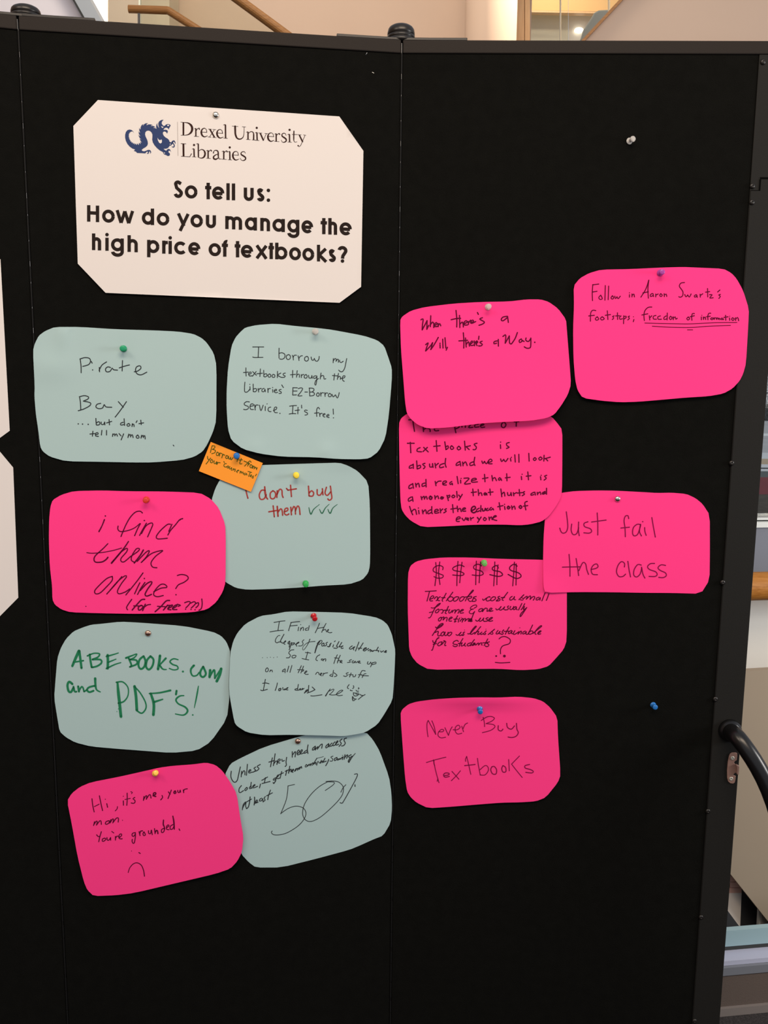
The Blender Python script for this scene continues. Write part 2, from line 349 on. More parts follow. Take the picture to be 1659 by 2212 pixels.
# oak door frame and lit office behind glass
fr = empty('door_1', at(1128, 300, 5.9), kind='structure')
pxprism(fp(5.9), [(1109, -500), (1132.5, -500), (1132.5, 500), (1109, 500)], 0.12).build('door_frame', M_oak2, fr)
pxprism(fp(5.915), [(1132.5, -500), (1134, -500), (1134, 500), (1132.5, 500)], 0.1).build('door_frame_groove', M_oak3, fr)
pxprism(fp(5.9), [(1134, -500), (1145, -500), (1145, 500), (1134, 500)], 0.12).build('door_stop', M_oak2, fr)
M_off = mat('grey_office_wall', (0.80, 0.76, 0.64), rough=0.8)
M_yel = mat('warm_yellow_wall', (0.80, 0.52, 0.24), rough=0.8)
M_off2 = mat('cool_grey_office_wall', (0.80, 0.78, 0.72), rough=0.8)
struct('wall_office', pxprism(fp(8.2), [(1080, 24), (1228, 28), (1228, 500), (1080, 500)], 0.1), M_off)
struct('wall_office_side', pxprism(fp(8.2), [(1228.2, 28), (1460, 33), (1460, 500), (1228.2, 500)], 0.1), M_off2)
struct('wall_office_upper', pxprism(fp(8.0), [(1060, -420), (1480, -420), (1480, 27), (1060, 21)], 0.1), M_yel)
struct('trim_8', pxprism(fp(7.95), [(1060, 21), (1480, 28), (1480, 32), (1060, 25)], 0.05), M_oak2)
l = area(tuple(at(1200, -180, 7.3)), tuple(at(1190, 0, 8.0)), 0.5, 0.3, 9, (1, 0.84, 0.62), 'office_light')
struct('upper_floor', MB().box(0.93, 4.5, 6.2, 9, 3.2, 3.4), M_lite)
lp = empty('office_lamp_reflection', at(1250, 65, 8.1), label='small round glowing disc for a lamp reflection inside the lit office', cat='lamp reflection')
ctr = at(1251, 64, 8.169)
MB().prism([ctr + Vector((0.036 * math.cos(t * math.pi / 12), 0, 0.019 * math.sin(t * math.pi / 12))) for t in range(24)], (0, 0.03, 0)).build('lens', M_glow, lp)  # glowing disc stands in for a reflected lamp
M_chair = mat('grey_green_upholstery', (0.40, 0.41, 0.36), rough=0.9)
ch = empty('office_chair', at(1290, 200, 7.2), label='grey upholstered chair back partly hidden behind the slanting parapet', cat='chair')
ou = [(1258, 100), (1256, 82), (1262, 62), (1275, 42), (1284, 27), (1294, 21), (1312, 20), (1345, 21), (1358, 28), (1356, 60), (1350, 100)]
pxprism(fp(7.2), ou, 0.06).build('backrest', M_chair, ch, bevel=0.012)
MB().box(ch.location.x - .22, ch.location.x + .2, 6.9, 7.2, 3.72, 3.80).build('seat', M_chair, ch)
for dx in (-.19, .16):
    for yy in (6.92, 7.16): MB().box(ch.location.x + dx, ch.location.x + dx + .025, yy, yy + .025, 3.4, 3.72).build('leg', M_steel, ch)
og = empty('window_2', at(1230, 300, 6.3), kind='structure')
pxprism(fp(6.3), [(1145, -400), (1228, -400), (1228, 500), (1145, 500)], 0.01).build('window_pane', M_glass, og)
M_mull = mat('cream_mullion', (0.85, 0.72, 0.5), rough=0.4)
pxprism(fp(6.28), [(1212, -400), (1214, -400), (1211, 500), (1209, 500)], 0.03).build('mullion', M_mull, og)
pxprism(fp(6.28), [(1315.5, -400), (1318, -400), (1318, 500), (1315.5, 500)], 0.03).build('mullion', M_mull, og)
# slanting stair parapet on the right, nearer, with its wooden cap
par = empty('stair_parapet', at(1500, 500, 3.9), label='slanting pinkish tan stair parapet with a brown wooden cap, upper right', cat='parapet')
pxprism(fp(3.9), [(1261, 92), (1259, 92), (1345, 0), (1906, -600), (2900, -600), (2900, 690), (1261, 690)][1:], 0.14).build('wall', M_tan2, par)
pxprism(fp(3.88), [(1257, 86), (1337, 0), (1894, -600), (1906, -600), (1345, 0), (1250, 102), (1242, 102)], 0.18).build('cap', M_oak3, par)

# ------------------------------------------------------------------ room divider
ctr = PB.p(0.28, 0, -0.02)
div = empty('room_divider', ctr, label='tall black folding fabric room divider board the notes are pinned to', cat='room divider')
RAIL = 0.0195
wAB = (Vector((*P1, 0)) - Vector((*P0, 0))).length; wBC = (Vector((*P2, 0)) - Vector((*P1, 0))).length
uF = (PC.hit(1640, 110) - Vector((*P2, 0))).dot(PC.u)          # where the fabric ends and the end frame starts
uE = (PC.hit(1655, 855) - Vector((*P2, 0))).dot(PC.u)          # outer edge of the end frame
g = 0.0016
for pl, u0, u1, nm in ((PA, 0, wAB - g, 'left'), (PB, g, wBC - g, 'mid'), (PC, g, uF, 'right')):
    pn = MB().pbox(pl, u0, u1, 0.02, TOP - RAIL, -0.038, 0).build('panel', M_fab, div, bevel=0.0012)
    uu1 = u1 if nm != 'right' else uE
    MB().pbox(pl, u0, uu1, TOP - RAIL + 0.0004, TOP, -0.040, 0.0022).build('top_rail', M_frame, pn, bevel=0.0015)
# piano hinges: segmented black knuckles with a steel pin glinting between
for pl, u, sgn in ((PB, 0.0, 1), (PC, 0.0, 1)):
    hb, hs = MB(), MB(); z = 0.08; k = 0
    while z < TOP - 0.03:
        hgt = 0.028 + 0.006 * ((k * 7) % 3 - 1)
        c = pl.p(u, z, 0.0001)
        hb.lathe(c, (0, 0, 1), [(0.0013, 0), (0.0013, hgt)], 8)
        hs.lathe(pl.p(u, z + hgt + .0002, 0.0001), (0, 0, 1), [(0.0006, 0), (0.0006, 0.0026 if k % 3 else 0.008)], 6)
        z += hgt + (0.003 if k % 3 else 0.0085); k += 1
    h = hb.build('hinge', M_hinge, div, kind='stuff')
    hs.lathe(pl.p(u - .0002, TOP - 0.019, 0.0024), (0, 0, 1), [(0.0008, 0), (0.0008, 0.014)], 6)
    MB().pbox(pl, u - 0.012, u + 0.012, 0.02, TOP - 0.001, -0.034, -0.010).build('hinge_backing', M_hinge, h)  # added black backing strip, stops light leaking through the panel gap
    hs.build('hinge_pin', M_pinwire, h, kind='stuff')
# hinge caps with bracket plates lying on the rails
def cap(px, py, plL, plR, uL, dep, hs_=1.0):
    c = (plR.hit(px, py, 0)); c = Vector((c.x, c.y, TOP)) - plR.n * dep
    prof = [(r_, t_ * hs_) for r_, t_ in [(0.0215, 0.001), (0.0232, 0.003), (0.0224, 0.0072), (0.0212, 0.0076), (0.0212, 0.0083), (0.0219, 0.0087), (0.0216, 0.0125), (0.0206, 0.0129), (0.0206, 0.0136), (0.0213, 0.0140), (0.0212, 0.018), (0.0203, 0.0222), (0.0182, 0.0252), (0.0145, 0.0276), (0.009, 0.0290), (0.004, 0.0294), (0.0005, 0.0295)]]
    o = MB().lathe(c, (0, 0, 1), prof, 40).build('hinge_cap', M_cap, div, smooth=True)
    for pl, s in ((plL, -1), (plR, 1)):
        u = (c - pl.O).dot(pl.u); 
        pts = [pl.p(u, TOP, 0.0), pl.p(u + s * 0.045, TOP, -0.001), pl.p(u + s * 0.102, TOP, -0.001), pl.p(u + s * 0.102, TOP, -0.030), pl.p(u, TOP, -0.036)]
        MB().prism([p + Vector((0, 0, .0003)) for p in pts], (0, 0, 0.0042)).build('bracket_plate', M_cap, o, bevel=0.0008)
cap(866, 86.5, PB, PC, 0, 0.021)
cap(47, 33.5, PA, PB, 0, 0.026, 0.80)
# end frame at the right with rivets, overlap seam, latch and curved tube
ef = MB().pbox(PC, uF + 0.0004, uE, 0.0, TOP - RAIL, -0.040, 0.0012).build('end_frame', M_endf, div, bevel=0.0008)
zsm = PC.hit(1641, 413).z; u1s = (PC.hit(1642, 400) - PC.O).dot(PC.u); zs2 = PC.hit(1650, 388).z
MB().prism([PC.p(u, z, 0.0013) for u, z in ((uF + .0012, zsm), (u1s, zsm), (u1s, zs2), (uE - .0004, zs2), (uE - .0004, 0.03), (uF + .0012, 0.03))], PC.n * 0.0011).build('cover_plate', M_endf, ef, bevel=0.0004)
M_gap = mat('seam_shadow', (0.002, 0.002, 0.002), rough=0.9, spec=0.05)  # black strips put the shadow gap along the overlap into colour
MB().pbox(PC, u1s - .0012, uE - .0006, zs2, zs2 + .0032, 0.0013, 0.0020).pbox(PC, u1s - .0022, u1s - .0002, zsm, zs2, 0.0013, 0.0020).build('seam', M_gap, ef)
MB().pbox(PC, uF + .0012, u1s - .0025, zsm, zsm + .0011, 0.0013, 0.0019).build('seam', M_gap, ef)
for x, y in ((1648, 134), (1625, 402), (1624, 437), (1580, 1000), (1561, 1258), (1545, 1510), (1529, 1752), (1514, 1981), (1500, 2205)):
    c = PC.hit(x, y, 0.0022 if y > 410 else 0.0012)
    MB().lathe(c, PC.n, [(0.0043, 0), (0.0043, 0.0008), (0.0036, 0.0019), (0.0022, 0.0026), (0.0012, 0.0028), (0.0011, 0.0018), (0.0002, 0.0018)], 20).build('rivet', M_cap, ef, smooth=True)
def c3(s): return lambda X, Y: (1539 + X / 9.617, 1530 + Y / 9.617)
q3 = c3(0)
lt = [(400, 925), (480, 923), (515, 935), (517, 985), (507, 1080), (470, 1100), (452, 1125), (458, 1150), (490, 1172), (520, 1180), (515, 1260), (505, 1350), (470, 1345), (437, 1375), (450, 1395), (488, 1410), (480, 1480), (465, 1545), (430, 1568), (370, 1560), (325, 1520), (308, 1450), (305, 1300), (320, 1120), (345, 1000), (365, 950)]
la = MB().prism([PC.hit(*q3(*p), 0.0045) for p in lt], -PC.n * 0.0018).build('latch', M_latch, ef, bevel=0.0005, label='bronze-toned steel latch plate')
tb = [(495, 1178), (535, 1184), (560, 1208), (562, 1225), (548, 1385), (520, 1385), (505, 1352), (512, 1270)]
MB().prism([PC.hit(*q3(*p), 0.0095) for p in tb], -PC.n * 0.0048).build('latch_tab', M_latch, la, bevel=0.0008)
for p in ((415, 1035), (387, 1465)):
    MB().lathe(PC.hit(*q3(*p), 0.0046), PC.n, [(0.0036, 0), (0.0036, 0.0004), (0.0027, 0.0011), (0.0012, 0.0013), (0.0011, 0.0004), (0.0002, 0.0004)], 20).build('screw', M_screw, la, smooth=True)
tp = [PC.hit(1577, 1579, 0.004), PC.hit(1582, 1583, 0.020), PC.hit(1594, 1594, 0.036), PC.hit(1615, 1622, 0.050), PC.hit(1639, 1660, 0.062), PC.hit(1662, 1707, 0.072), PC.hit(1684, 1772, 0.082), PC.hit(1702, 1860, 0.09)]
b_ = PC.hit(1712, 1980, 0.095); tp += [b_, Vector((b_.x + .005, b_.y, 0.25)), Vector((b_.x + .005, b_.y, 0.016))]
tu = MB().tube(resamp3(tp, 0.008), 0.0142, 28).build('support_tube', M_tube, div, smooth=True)
MB().lathe(PC.hit(1576, 1577, 0.0024), PC.n, [(0.0195, 0), (0.0195, 0.004), (0.0185, 0.007), (0.0155, 0.010), (0.0145, 0.012)], 32).build('tube_collar', M_tube, tu, smooth=True)

# ------------------------------------------------------------------ paper and writing
class Note:
    def __init__(s, pl, crop, outline, H, m, name, label, cat='note', smooth=True, group=None):
        x0, y0, sc_ = crop; P = []
        for t in outline.split():
            a, b = t.split(','); P.append((x0 + float(a) / sc_, y0 + float(b) / sc_))
        if smooth:
            Q = []
            for i in range(len(P)):
                a, b = P[i], P[(i + 1) % len(P)]
                Q += [(a[0] * .82 + b[0] * .18, a[1] * .82 + b[1] * .18), (a[0] * .18 + b[0] * .82, a[1] * .18 + b[1] * .82)]
            P = Q
        s.pl, s.H = pl, H
        s.x0, s.x1 = min(p[0] for p in P), max(p[0] for p in P); s.y0, s.y1 = min(p[1] for p in P), max(p[1] for p in P)
        V = [Vector(p) for p in P]; n = len(V); E = [(i, (i + 1) % n) for i in range(n)]
        st = 11.0; y = s.y0 + st / 2
        def inside(x, y):
            c = False; j = n - 1
            for i in range(n):
                if (V[i].y > y) != (V[j].y > y) and x < (V[j].x - V[i].x) * (y - V[i].y) / (V[j].y - V[i].y) + V[i].x: c = not c
                j = i
            return c
        while y < s.y1:
            x = s.x0 + st / 2
            while x < s.x1:
                if inside(x, y) and min((Vector((x, y)) - v).length for v in V[:n]) > 3: V.append(Vector((x, y)))
                x += st
            y += st
        vo, eo, fo, *_ = delaunay_2d_cdt(V, E, [list(range(n))], 1, 1e-4)
        vs = [s.pt(v.x, v.y) for v in vo]
        fs = [tuple(f) for f in fo]
        if fs:
            a, b, c = (vs[i] for i in fs[0][:3])
            if (b - a).cross(c - a).dot(pl.n) < 0: fs = [f[::-1] for f in fs]
        s.o = mk(name, vs, fs, m, None, smooth=True, label=label, cat=cat, group=group, solid=0.0003)
    def h(s, px, py): return s.H(min(1, max(0, (px - s.x0) / (s.x1 - s.x0))), min(1, max(0, (py - s.y0) / (s.y1 - s.y0))))
    def pt(s, px, py, e=0.0): return s.pl.hit(px, py, s.h(px, py) + e)
    def ink(s, crop, text, m, w=10, name='handwriting', e=0.00022, wob=0.0, label=None):
        x0, y0, sc_ = crop; v = []; f = []
        for st in text.replace('\n', ' ').split('/'):
            tk = st.split()
            if not tk: continue
            ww = [w]; hard = False
            while tk and (tk[0][0] in 'w!'):
                if tk[0][0] == '!': hard = True
                else: ww = [float(q) for q in tk[0][1:].split('~')]
                tk.pop(0)
            P = []
            for t in tk:
                a, b = t.split(','); P.append((x0 + float(a) / sc_, y0 + float(b) / sc_))
            k = len(P)
            if k == 1:
                r = ww[0] / sc_ / 2; b0 = len(v); c = P[0]
                v += [s.pt(c[0] + r * math.cos(i * .5236), c[1] + r * math.sin(i * .5236), e) for i in range(12)]
                f.append(tuple(range(b0, b0 + 12))); continue
            Q = P if hard or k == 2 else catmull(P, 2.0)
            n = len(Q); L = []; R = []
            for i, p in enumerate(Q):
                t = i / (n - 1) * (len(ww) - 1); a = int(min(t, len(ww) - 1)); b = min(a + 1, len(ww) - 1)
                r = (ww[a] + (ww[b] - ww[a]) * (t - a)) / sc_ / 2
                if wob: r *= 1 + wob * math.sin(i * 0.9 + p[0])
                q0, q1 = Q[max(i - 1, 0)], Q[min(i + 1, n - 1)]
                dx, dy_ = q1[0] - q0[0], q1[1] - q0[1]; l_ = math.hypot(dx, dy_) or 1; dx /= l_; dy_ /= l_
                L.append((p[0] - dy_ * r, p[1] + dx * r)); R.append((p[0] + dy_ * r, p[1] - dx * r))
                if i in (0, n - 1) and not hard and r > 0.4:           # round caps
                    b0 = len(v); v += [s.pt(p[0] + r * math.cos(j * .7854), p[1] + r * math.sin(j * .7854), e) for j in range(8)]
                    f.append(tuple(range(b0, b0 + 8)))
            b0 = len(v)
            for a, b in zip(L, R): v += [s.pt(*a, e), s.pt(*b, e)]
            f += [(b0 + 2 * i, b0 + 2 * i + 1, b0 + 2 * i + 3, b0 + 2 * i + 2) for i in range(n - 1)]
        return mk(name, v, f, m, s.o, solid=None, label=label)
    def patch(s, crop, polys, m, name, e=0.00022, label=None):
        x0, y0, sc_ = crop; mb = MB()
        for text in polys:
            P = [Vector((x0 + float(t.split(',')[0]) / sc_, y0 + float(t.split(',')[1]) / sc_)) for t in text.split()]
            n = len(P); vo, eo, fo, *_ = delaunay_2d_cdt(P, [(i, (i + 1) % n) for i in range(n)], [list(range(n))], 1, 1e-5)
            mb.add([s.pt(q.x, q.y, e) for q in vo], [tuple(t) for t in fo])
        return mb.build(name, m, s.o, label=label)
K4 = 1659 / 415.0
def C(x0, y0, x1): return (x0, y0, 1659.0 / (x1 - x0))
mm = 0.001
def g2(x, c, w): return math.exp(-((x - c) / w) ** 2)
IMG = (0, 0, 1.0)
# ---- big white poster
sign = Note(PB, IMG, "211.5,216 733,251.5 785,326 780,619.5 733.5,654 228,632.5 168,569.5 158.5,272",
            lambda s, t: 0.0012 + 0.0012 * math.sin(3.1 * s + 0.6) ** 2 + 0.0022 * t * t * abs(2 * s - 1),
            M_white, 'paper_poster', 'large white poster with cut corners, dragon logo and printed question', 'poster', smooth=False)
CS = C(370, 250, 680)
sign.ink(CS, """w20 ! 140,78 140,225/w5 ! 108,74 150,76/w5 ! 110,225 152,226/w5~12~24~26~22~10~5 148,77 195,84 230,112 242,150 230,190 195,218 148,226
/w16 ! 284,146 284,238/w5 ! 262,238 320,241/w6 ! 266,150 286,144/w6~10 292,168 306,148 324,144/w15 325,156
/w6 ! 352,188 412,191/w8~6~12~20~20~12~5 411,191 404,158 382,144 357,157 347,190 357,226 386,244 419,230
/w17 ! 446,155 500,250/w6 ! 500,160 441,246/w5 ! 426,153 468,156/w5 ! 478,158 518,161/w5 ! 422,244 462,248/w5 ! 476,250 522,253
/w6 ! 530,200 594,204/w8~6~12~20~20~12~5 593,204 587,173 564,158 539,170 528,202 538,238 566,258 602,245
/w17 ! 626,103 628,258/w7 ! 602,107 627,100/w5 ! 602,259 652,262
/w21~21~20~14~8~6~6 738,122 739,165 742,215 760,258 795,270 828,250 840,205 842,130/w5 ! 702,119 774,124/w5 ! 818,127 862,130
/w16 ! 887,186 887,273/w5 ! 866,274 915,277/w6 ! 866,190 889,183/w6~10~16~16 893,204 916,184 942,188 952,212 952,276/w5 ! 932,278 980,282
/w26 988,140/w16 ! 990,194 993,283/w6 ! 968,198 991,190/w5 ! 968,283 1016,286
/w17 ! 1028,200 1066,287/w6 ! 1099,206 1064,288/w5 ! 1006,198 1050,201/w5 ! 1080,204 1117,207
/w6 ! 1120,238 1184,242/w8~6~12~20~20~12~5 1183,242 1177,212 1155,197 1128,209 1117,240 1125,276 1153,296 1188,283
/w16 ! 1213,208 1213,296/w5 ! 1192,296 1248,299/w6 ! 1195,212 1215,204/w6~10 1220,226 1234,209 1250,205/w15 1253,214
/w5~8~10~17~18~14~7~5 1328,230 1320,208 1300,202 1281,212 1281,235 1305,252 1328,272 1326,295 1302,307 1282,302 1272,280
/w26 1368,163/w16 ! 1366,214 1368,303/w6 ! 1345,218 1367,210/w5 ! 1345,303 1393,307
/w13~14~14~7~4 1418,178 1416,240 1418,290 1434,306 1456,298/w6 ! 1396,216 1455,218
/w16 ! 1480,222 1520,305/w6 1546,225 1515,300 1494,345 1474,358/w18 1467,346/w5 ! 1458,218 1504,222/w5 ! 1526,222 1558,225
/w22 ! 140,325 142,470/w6 ! 110,321 172,325/w6 ! 114,468 218,475/w6~10 ! 214,475 234,437
/w26 263,338/w16 ! 262,382 265,474/w6 ! 240,386 263,378/w5 ! 240,474 288,478
/w15 ! 312,325 314,482/w6 ! 289,327 313,320/w6~10~20~20~10~5 320,407 346,389 378,402 391,440 376,478 345,490 314,480
/w16 ! 426,402 426,492/w5 ! 403,491 456,495/w6 ! 405,406 427,398/w6~10 434,416 446,400 460,397/w15 464,406
/w15 488,428/w8~8~14~16~16~8~5 487,424 498,403 525,401 541,418 544,470 554,499 574,498/w6~10~18~18~8 544,440 510,454 488,475 494,498 520,502 545,484
/w16 ! 607,410 607,502/w5 ! 578,501 640,505/w6 ! 584,414 608,406/w6~10 614,426 628,409 642,406/w15 646,416
/w26 676,366/w16 ! 676,414 678,508/w6 ! 655,418 677,409/w5 ! 654,508 702,511
/w6 ! 714,453 777,457/w8~6~12~20~20~12~5 776,456 770,425 748,411 722,423 711,455 720,492 746,512 783,500
/w5~8~10~17~18~14~7~5 856,434 848,417 828,415 809,426 808,447 832,463 857,482 857,505 832,518 810,512 797,490""", I_serif, name='printed_text', label='brown-black serif library name')
sign.ink(CS, "w3 ! 72,70 78,463", I_line, name='divider_line', label='thin grey divider line')
# question text: round geometric sans built from arcs and bars
CQ = C(150, 370, 800)
def qtext():
    out = []; WST = 18.6
    def arc(cx, cy, rx, ry, a0, a1, n=26):
        return [(cx + rx * math.cos(math.radians(a0 + (a1 - a0) * i / n)), cy + ry * math.sin(math.radians(a0 + (a1 - a0) * i / n))) for i in range(n + 1)]
    def glyph(ch, x0, x1, base, xh, asc):
        w = WST / 2; a, b = x0 + w, x1 - w; W_ = b - a; cx = (a + b) / 2; H_ = xh - WST; rx = W_ / 2; ry = H_ / 2
        S_ = []
        A = lambda *k: arc(cx, w + ry, rx, ry, *k)
        if ch == 'o': S_ = [A(0, 360)]
        elif ch == 'e': S_ = [[(b - 1, w + ry - 2), (a + 1, w + ry - 2)], A(-4, 325)]; S_[1] = A(-2, 318)
        elif ch == 'c': S_ = [arc(a + ry, w + ry, ry, ry, 42, 320)]
        elif ch in 'adgq':
            S_ = [A(0, 360)]
            if ch == 'a': S_.append([(b, 0), (b, xh)])
            if ch == 'd': S_.append([(b, 0), (b, asc)])
            if ch == 'g': S_.append([(b, xh), (b, -2)] + arc(cx, -2, rx, 19, 0, -175)[1:])
        elif ch in 'bp':
            S_ = [A(0, 360), [(a, 0), (a, asc)] if ch == 'b' else [(a, -24), (a, xh)]]
        elif ch == 'l': S_ = [[(cx, 0), (cx, asc)]]
        elif ch == 'i': S_ = [[(cx, 0), (cx, xh)], 'd', (cx, xh + 17, 20)]
        elif ch == ':': S_ = ['d', (cx, 9, 20), (cx, xh - 10, 20)]
        elif ch == 't': S_ = [[(cx, 0), (cx, asc - 2)], [(x0, xh - 9), (x1, xh - 9)]]
        elif ch == 'f': S_ = [[(cx - 2, 0), (cx - 2, asc - 20)] + arc(cx + 9, asc - 20, 11, 12, 180, 75)[1:], [(x0, xh - 9), (x1 - 3, xh - 9)]]
        elif ch == 'u': S_ = [[(a, xh), (a, w + rx)] + arc(cx, w + rx, rx, rx, 180, 360)[1:] + [(b, xh)]]
        elif ch in 'nh':
            S_ = [[(a, 0), (a, asc if ch == 'h' else xh)], arc(cx, xh - w - rx, rx, rx, 180, 0) + [(b, 0)]]
        elif ch == 'm':
            q = W_ / 4
            S_ = [[(a, 0), (a, xh)], arc(a + q, xh - w - q, q, q, 180, 0) + [(cx, 0)], arc(cx + q, xh - w - q, q, q, 180, 0) + [(b, 0)]]
        elif ch == 'r': S_ = [[(a, 0), (a, xh)], [(a, xh - 30), (a + 3, xh - 18), (a + 9, xh - 11), (x1, xh - 9)]]
        elif ch == 'H': S_ = [[(a, 0), (a, asc)], [(b, 0), (b, asc)], [(a, asc * .54), (b, asc * .54)]]
        elif ch in 'wxyk' and not (a := a - (0 if ch == 'k' else w * .25)) is None and not (b := b + w * .3) is None and ch == 'w': S_ = [[(a, xh), (a + W_ * .27, 3), (cx, xh - 4), (b - W_ * .27, 3), (b, xh)]]
        elif ch == 'y': S_ = [[(a, xh), (cx + 4, 4)], [(b, xh), (a + 9, -24)]]
        elif ch == 'x': S_ = [[(a, xh), (b, 0)], [(b, xh), (a, 0)]]
        elif ch == 'k': S_ = [[(a, 0), (a, asc)], [(b - 2, xh), (a + 4, xh * .5), (b, 0)]]
        elif ch in 'sS':
            T = xh if ch == 's' else asc + 4; r1 = (T - WST) / 4; m_ = w + 2 * r1
            k1 = rx * .93
            S_ = [[(cx + k1 * .98, T - w - r1 * .45)] + arc(cx - 1, m_ + r1, k1 * .86, r1, 55, 180)[0:20] + [(cx - k1 * .45, m_ + r1 * .38), (cx + k1 * .55, m_ - r1 * .35)] + arc(cx + 1, w + r1, k1, r1, 10, -160)]
        elif ch == '?':
            S_ = [arc(cx, asc - w - rx * .9, rx, rx * .9, 170, -40) + [(cx + 2, asc * .40), (cx, asc * .24)], 'd', (cx, 9, 20)]
        bl_ = lambda x, y: "%.1f,%.1f" % (x, base(x) - y)
        i = 0; dots = False
        for q in S_:
            if q == 'd': dots = True; continue
            if dots: out.append("w%.1f %s" % (q[2], bl_(q[0], q[1])))
            elif ch in 'wkxy':
                for p, r in zip(q, q[1:]): out.append("w%.1f ! %s %s" % (WST - 1, bl_(*p), bl_(*r)))
            else: out.append("w%.1f ! " % WST + ' '.join(bl_(*p) for p in q))
    def line(spec, base, xh, asc):
        for tk in spec.split():
            ch, a, b = tk.rsplit(',', 2); glyph(ch, float(a), float(b), base, xh, asc)
    line("S,571,626 o,636,706 t,748,782 e,786,854 l,866,883 l,896,913 u,961,1016 s,1031,1075 :,1088,1106", lambda x: 146 + (x - 572) * .042, 73, 93)
    line("H,97,164 o,180,250 w,256,355 d,399,467 o,481,551 y,594,661 o,667,736 u,752,808 m,859,952 a,967,1034 n,1052,1106 a,1119,1188 g,1201,1268 e,1279,1344 t,1385,1420 h,1427,1476 e,1489,1557", lambda x: 277 + (x - 97) * .0535, 72, 91)
    line("h,124,175 i,199,215 g,229,300 h,320,377 p,428,496 r,511,543 i,547,564 c,577,642 e,655,722 o,767,836 f,840,877 t,911,943 e,945,1013 x,1026,1092 t,1097,1128 b,1134,1202 o,1211,1277 o,1284,1350 k,1364,1422 s,1427,1469 ?,1478,1533", lambda x: 434 + (x - 125) * .0505, 72, 92)
    return '/'.join(out)
sign.ink(CQ, qtext(), I_print, name='printed_text', e=0.00022, label='bold black printed question')
CD = C(260, 245, 400)
sign.patch(CD, ["""350,497 325,455 290,425 240,412 185,425 145,470 122,540 122,620 140,700 180,780 240,850 310,900 378,922 345,960 395,975 430,1012 530,1016 640,1022
 665,985 690,975 706,985 704,1008 675,1025 700,1038 728,1020 735,990 745,965 765,990 762,1020 775,1025 790,990 775,950 740,932 700,935 660,955 610,970 565,962 545,935 580,900 650,860 690,820 705,775 700,720 680,660 650,600 632,540 638,485 665,450 710,437 760,450 800,490 820,540 820,590 815,670 830,740 870,810 930,880 1000,940 1090,990
 1105,1030 1135,1055 1165,1062 1210,1090 1250,1085 1272,1055 1265,1020 1235,1000 1230,975 1240,950 1270,955 1298,988 1275,925 1235,903 1195,925 1180,955 1150,948 1110,905
 1165,903 1210,890 1250,850 1265,800 1265,740 1245,680 1210,645 1160,615 1110,570 1088,520 1092,480 1115,460 1150,465 1178,485 1195,517 1212,480 1218,455 1195,425 1150,415 1105,420 1110,400 1140,370 1180,360 1215,375 1242,412 1248,375 1270,340 1290,302 1250,277 1220,266 1170,285 1140,312 1110,320 1085,300 1060,265 1058,225 1080,188 1108,163 1060,165 1020,182 985,215 970,260 975,320 996,375 965,340 945,290 955,240 925,285 915,340 925,395 950,440 975,478 945,490 960,530 997,582 965,572 940,532 915,477
 882,425 935,440 978,472 930,400 885,372 838,368 870,350 907,372 870,330 830,318 772,325 800,305 832,302 780,280 720,280 665,305 680,270 712,250 650,252 610,275 572,325 590,272 545,300 520,350 515,410 497,395 485,362 483,430 508,495 480,480 462,450 475,525 515,585 485,570 458,542 490,620 540,672 495,645 515,700
 555,757 512,722 518,788 480,748 470,812 435,765 415,812 398,768 368,798 358,758 325,782 322,742 285,752 288,720 252,715 262,690 228,668 245,655 215,640 238,625 208,608 230,595 203,578 228,562 205,540 232,530 215,510 245,505 235,478 262,485 262,460 285,472 292,455 318,462"""], I_navy, 'logo', label='navy blue dragon emblem')
sign.ink(CD, "w38~46~40~28~10 1262,748 1308,762 1340,722 1372,706 1397,735 1406,775/w30~34~26 1268,812 1300,795 1335,745/w26~24~30~26~8 1345,762 1374,800 1380,838 1356,862 1314,848", I_navy, name='logo_claw', label='navy claw of the dragon emblem')
sign.patch(CD, ["950,622 962,690 988,745 1025,772 1058,750 1066,700 1050,662 1032,682 1005,685 975,665", "1042,322 1072,338 1108,346 1080,374 1058,358", "1198,298 1222,284 1248,298 1246,316 1222,326 1202,318",
               "1105,908 1150,912 1195,905 1172,950 1150,945", "1265,775 1285,772 1290,790 1270,805", "1112,1000 1145,1005 1140,1025 1118,1022"], M_white, 'logo_gap', e=0.0003)
# ---- two more posters on the far-left panel
far1 = Note(PA, IMG, "-420,540 1,560 21,930.5 -3,948 -380,930 -430,880", lambda s, t: .0012, M_white, 'paper_poster', 'upper white poster cut off by the left photo edge', 'poster', smooth=False)
far2 = Note(PA, IMG, "-330,960 -4,971 28.5,1010 39.5,1291 -2,1333 -340,1320 -390,1260 -385,1000", lambda s, t: .0012, M_white, 'paper_poster', 'lower white poster cut off by the left photo edge', 'poster', smooth=False)

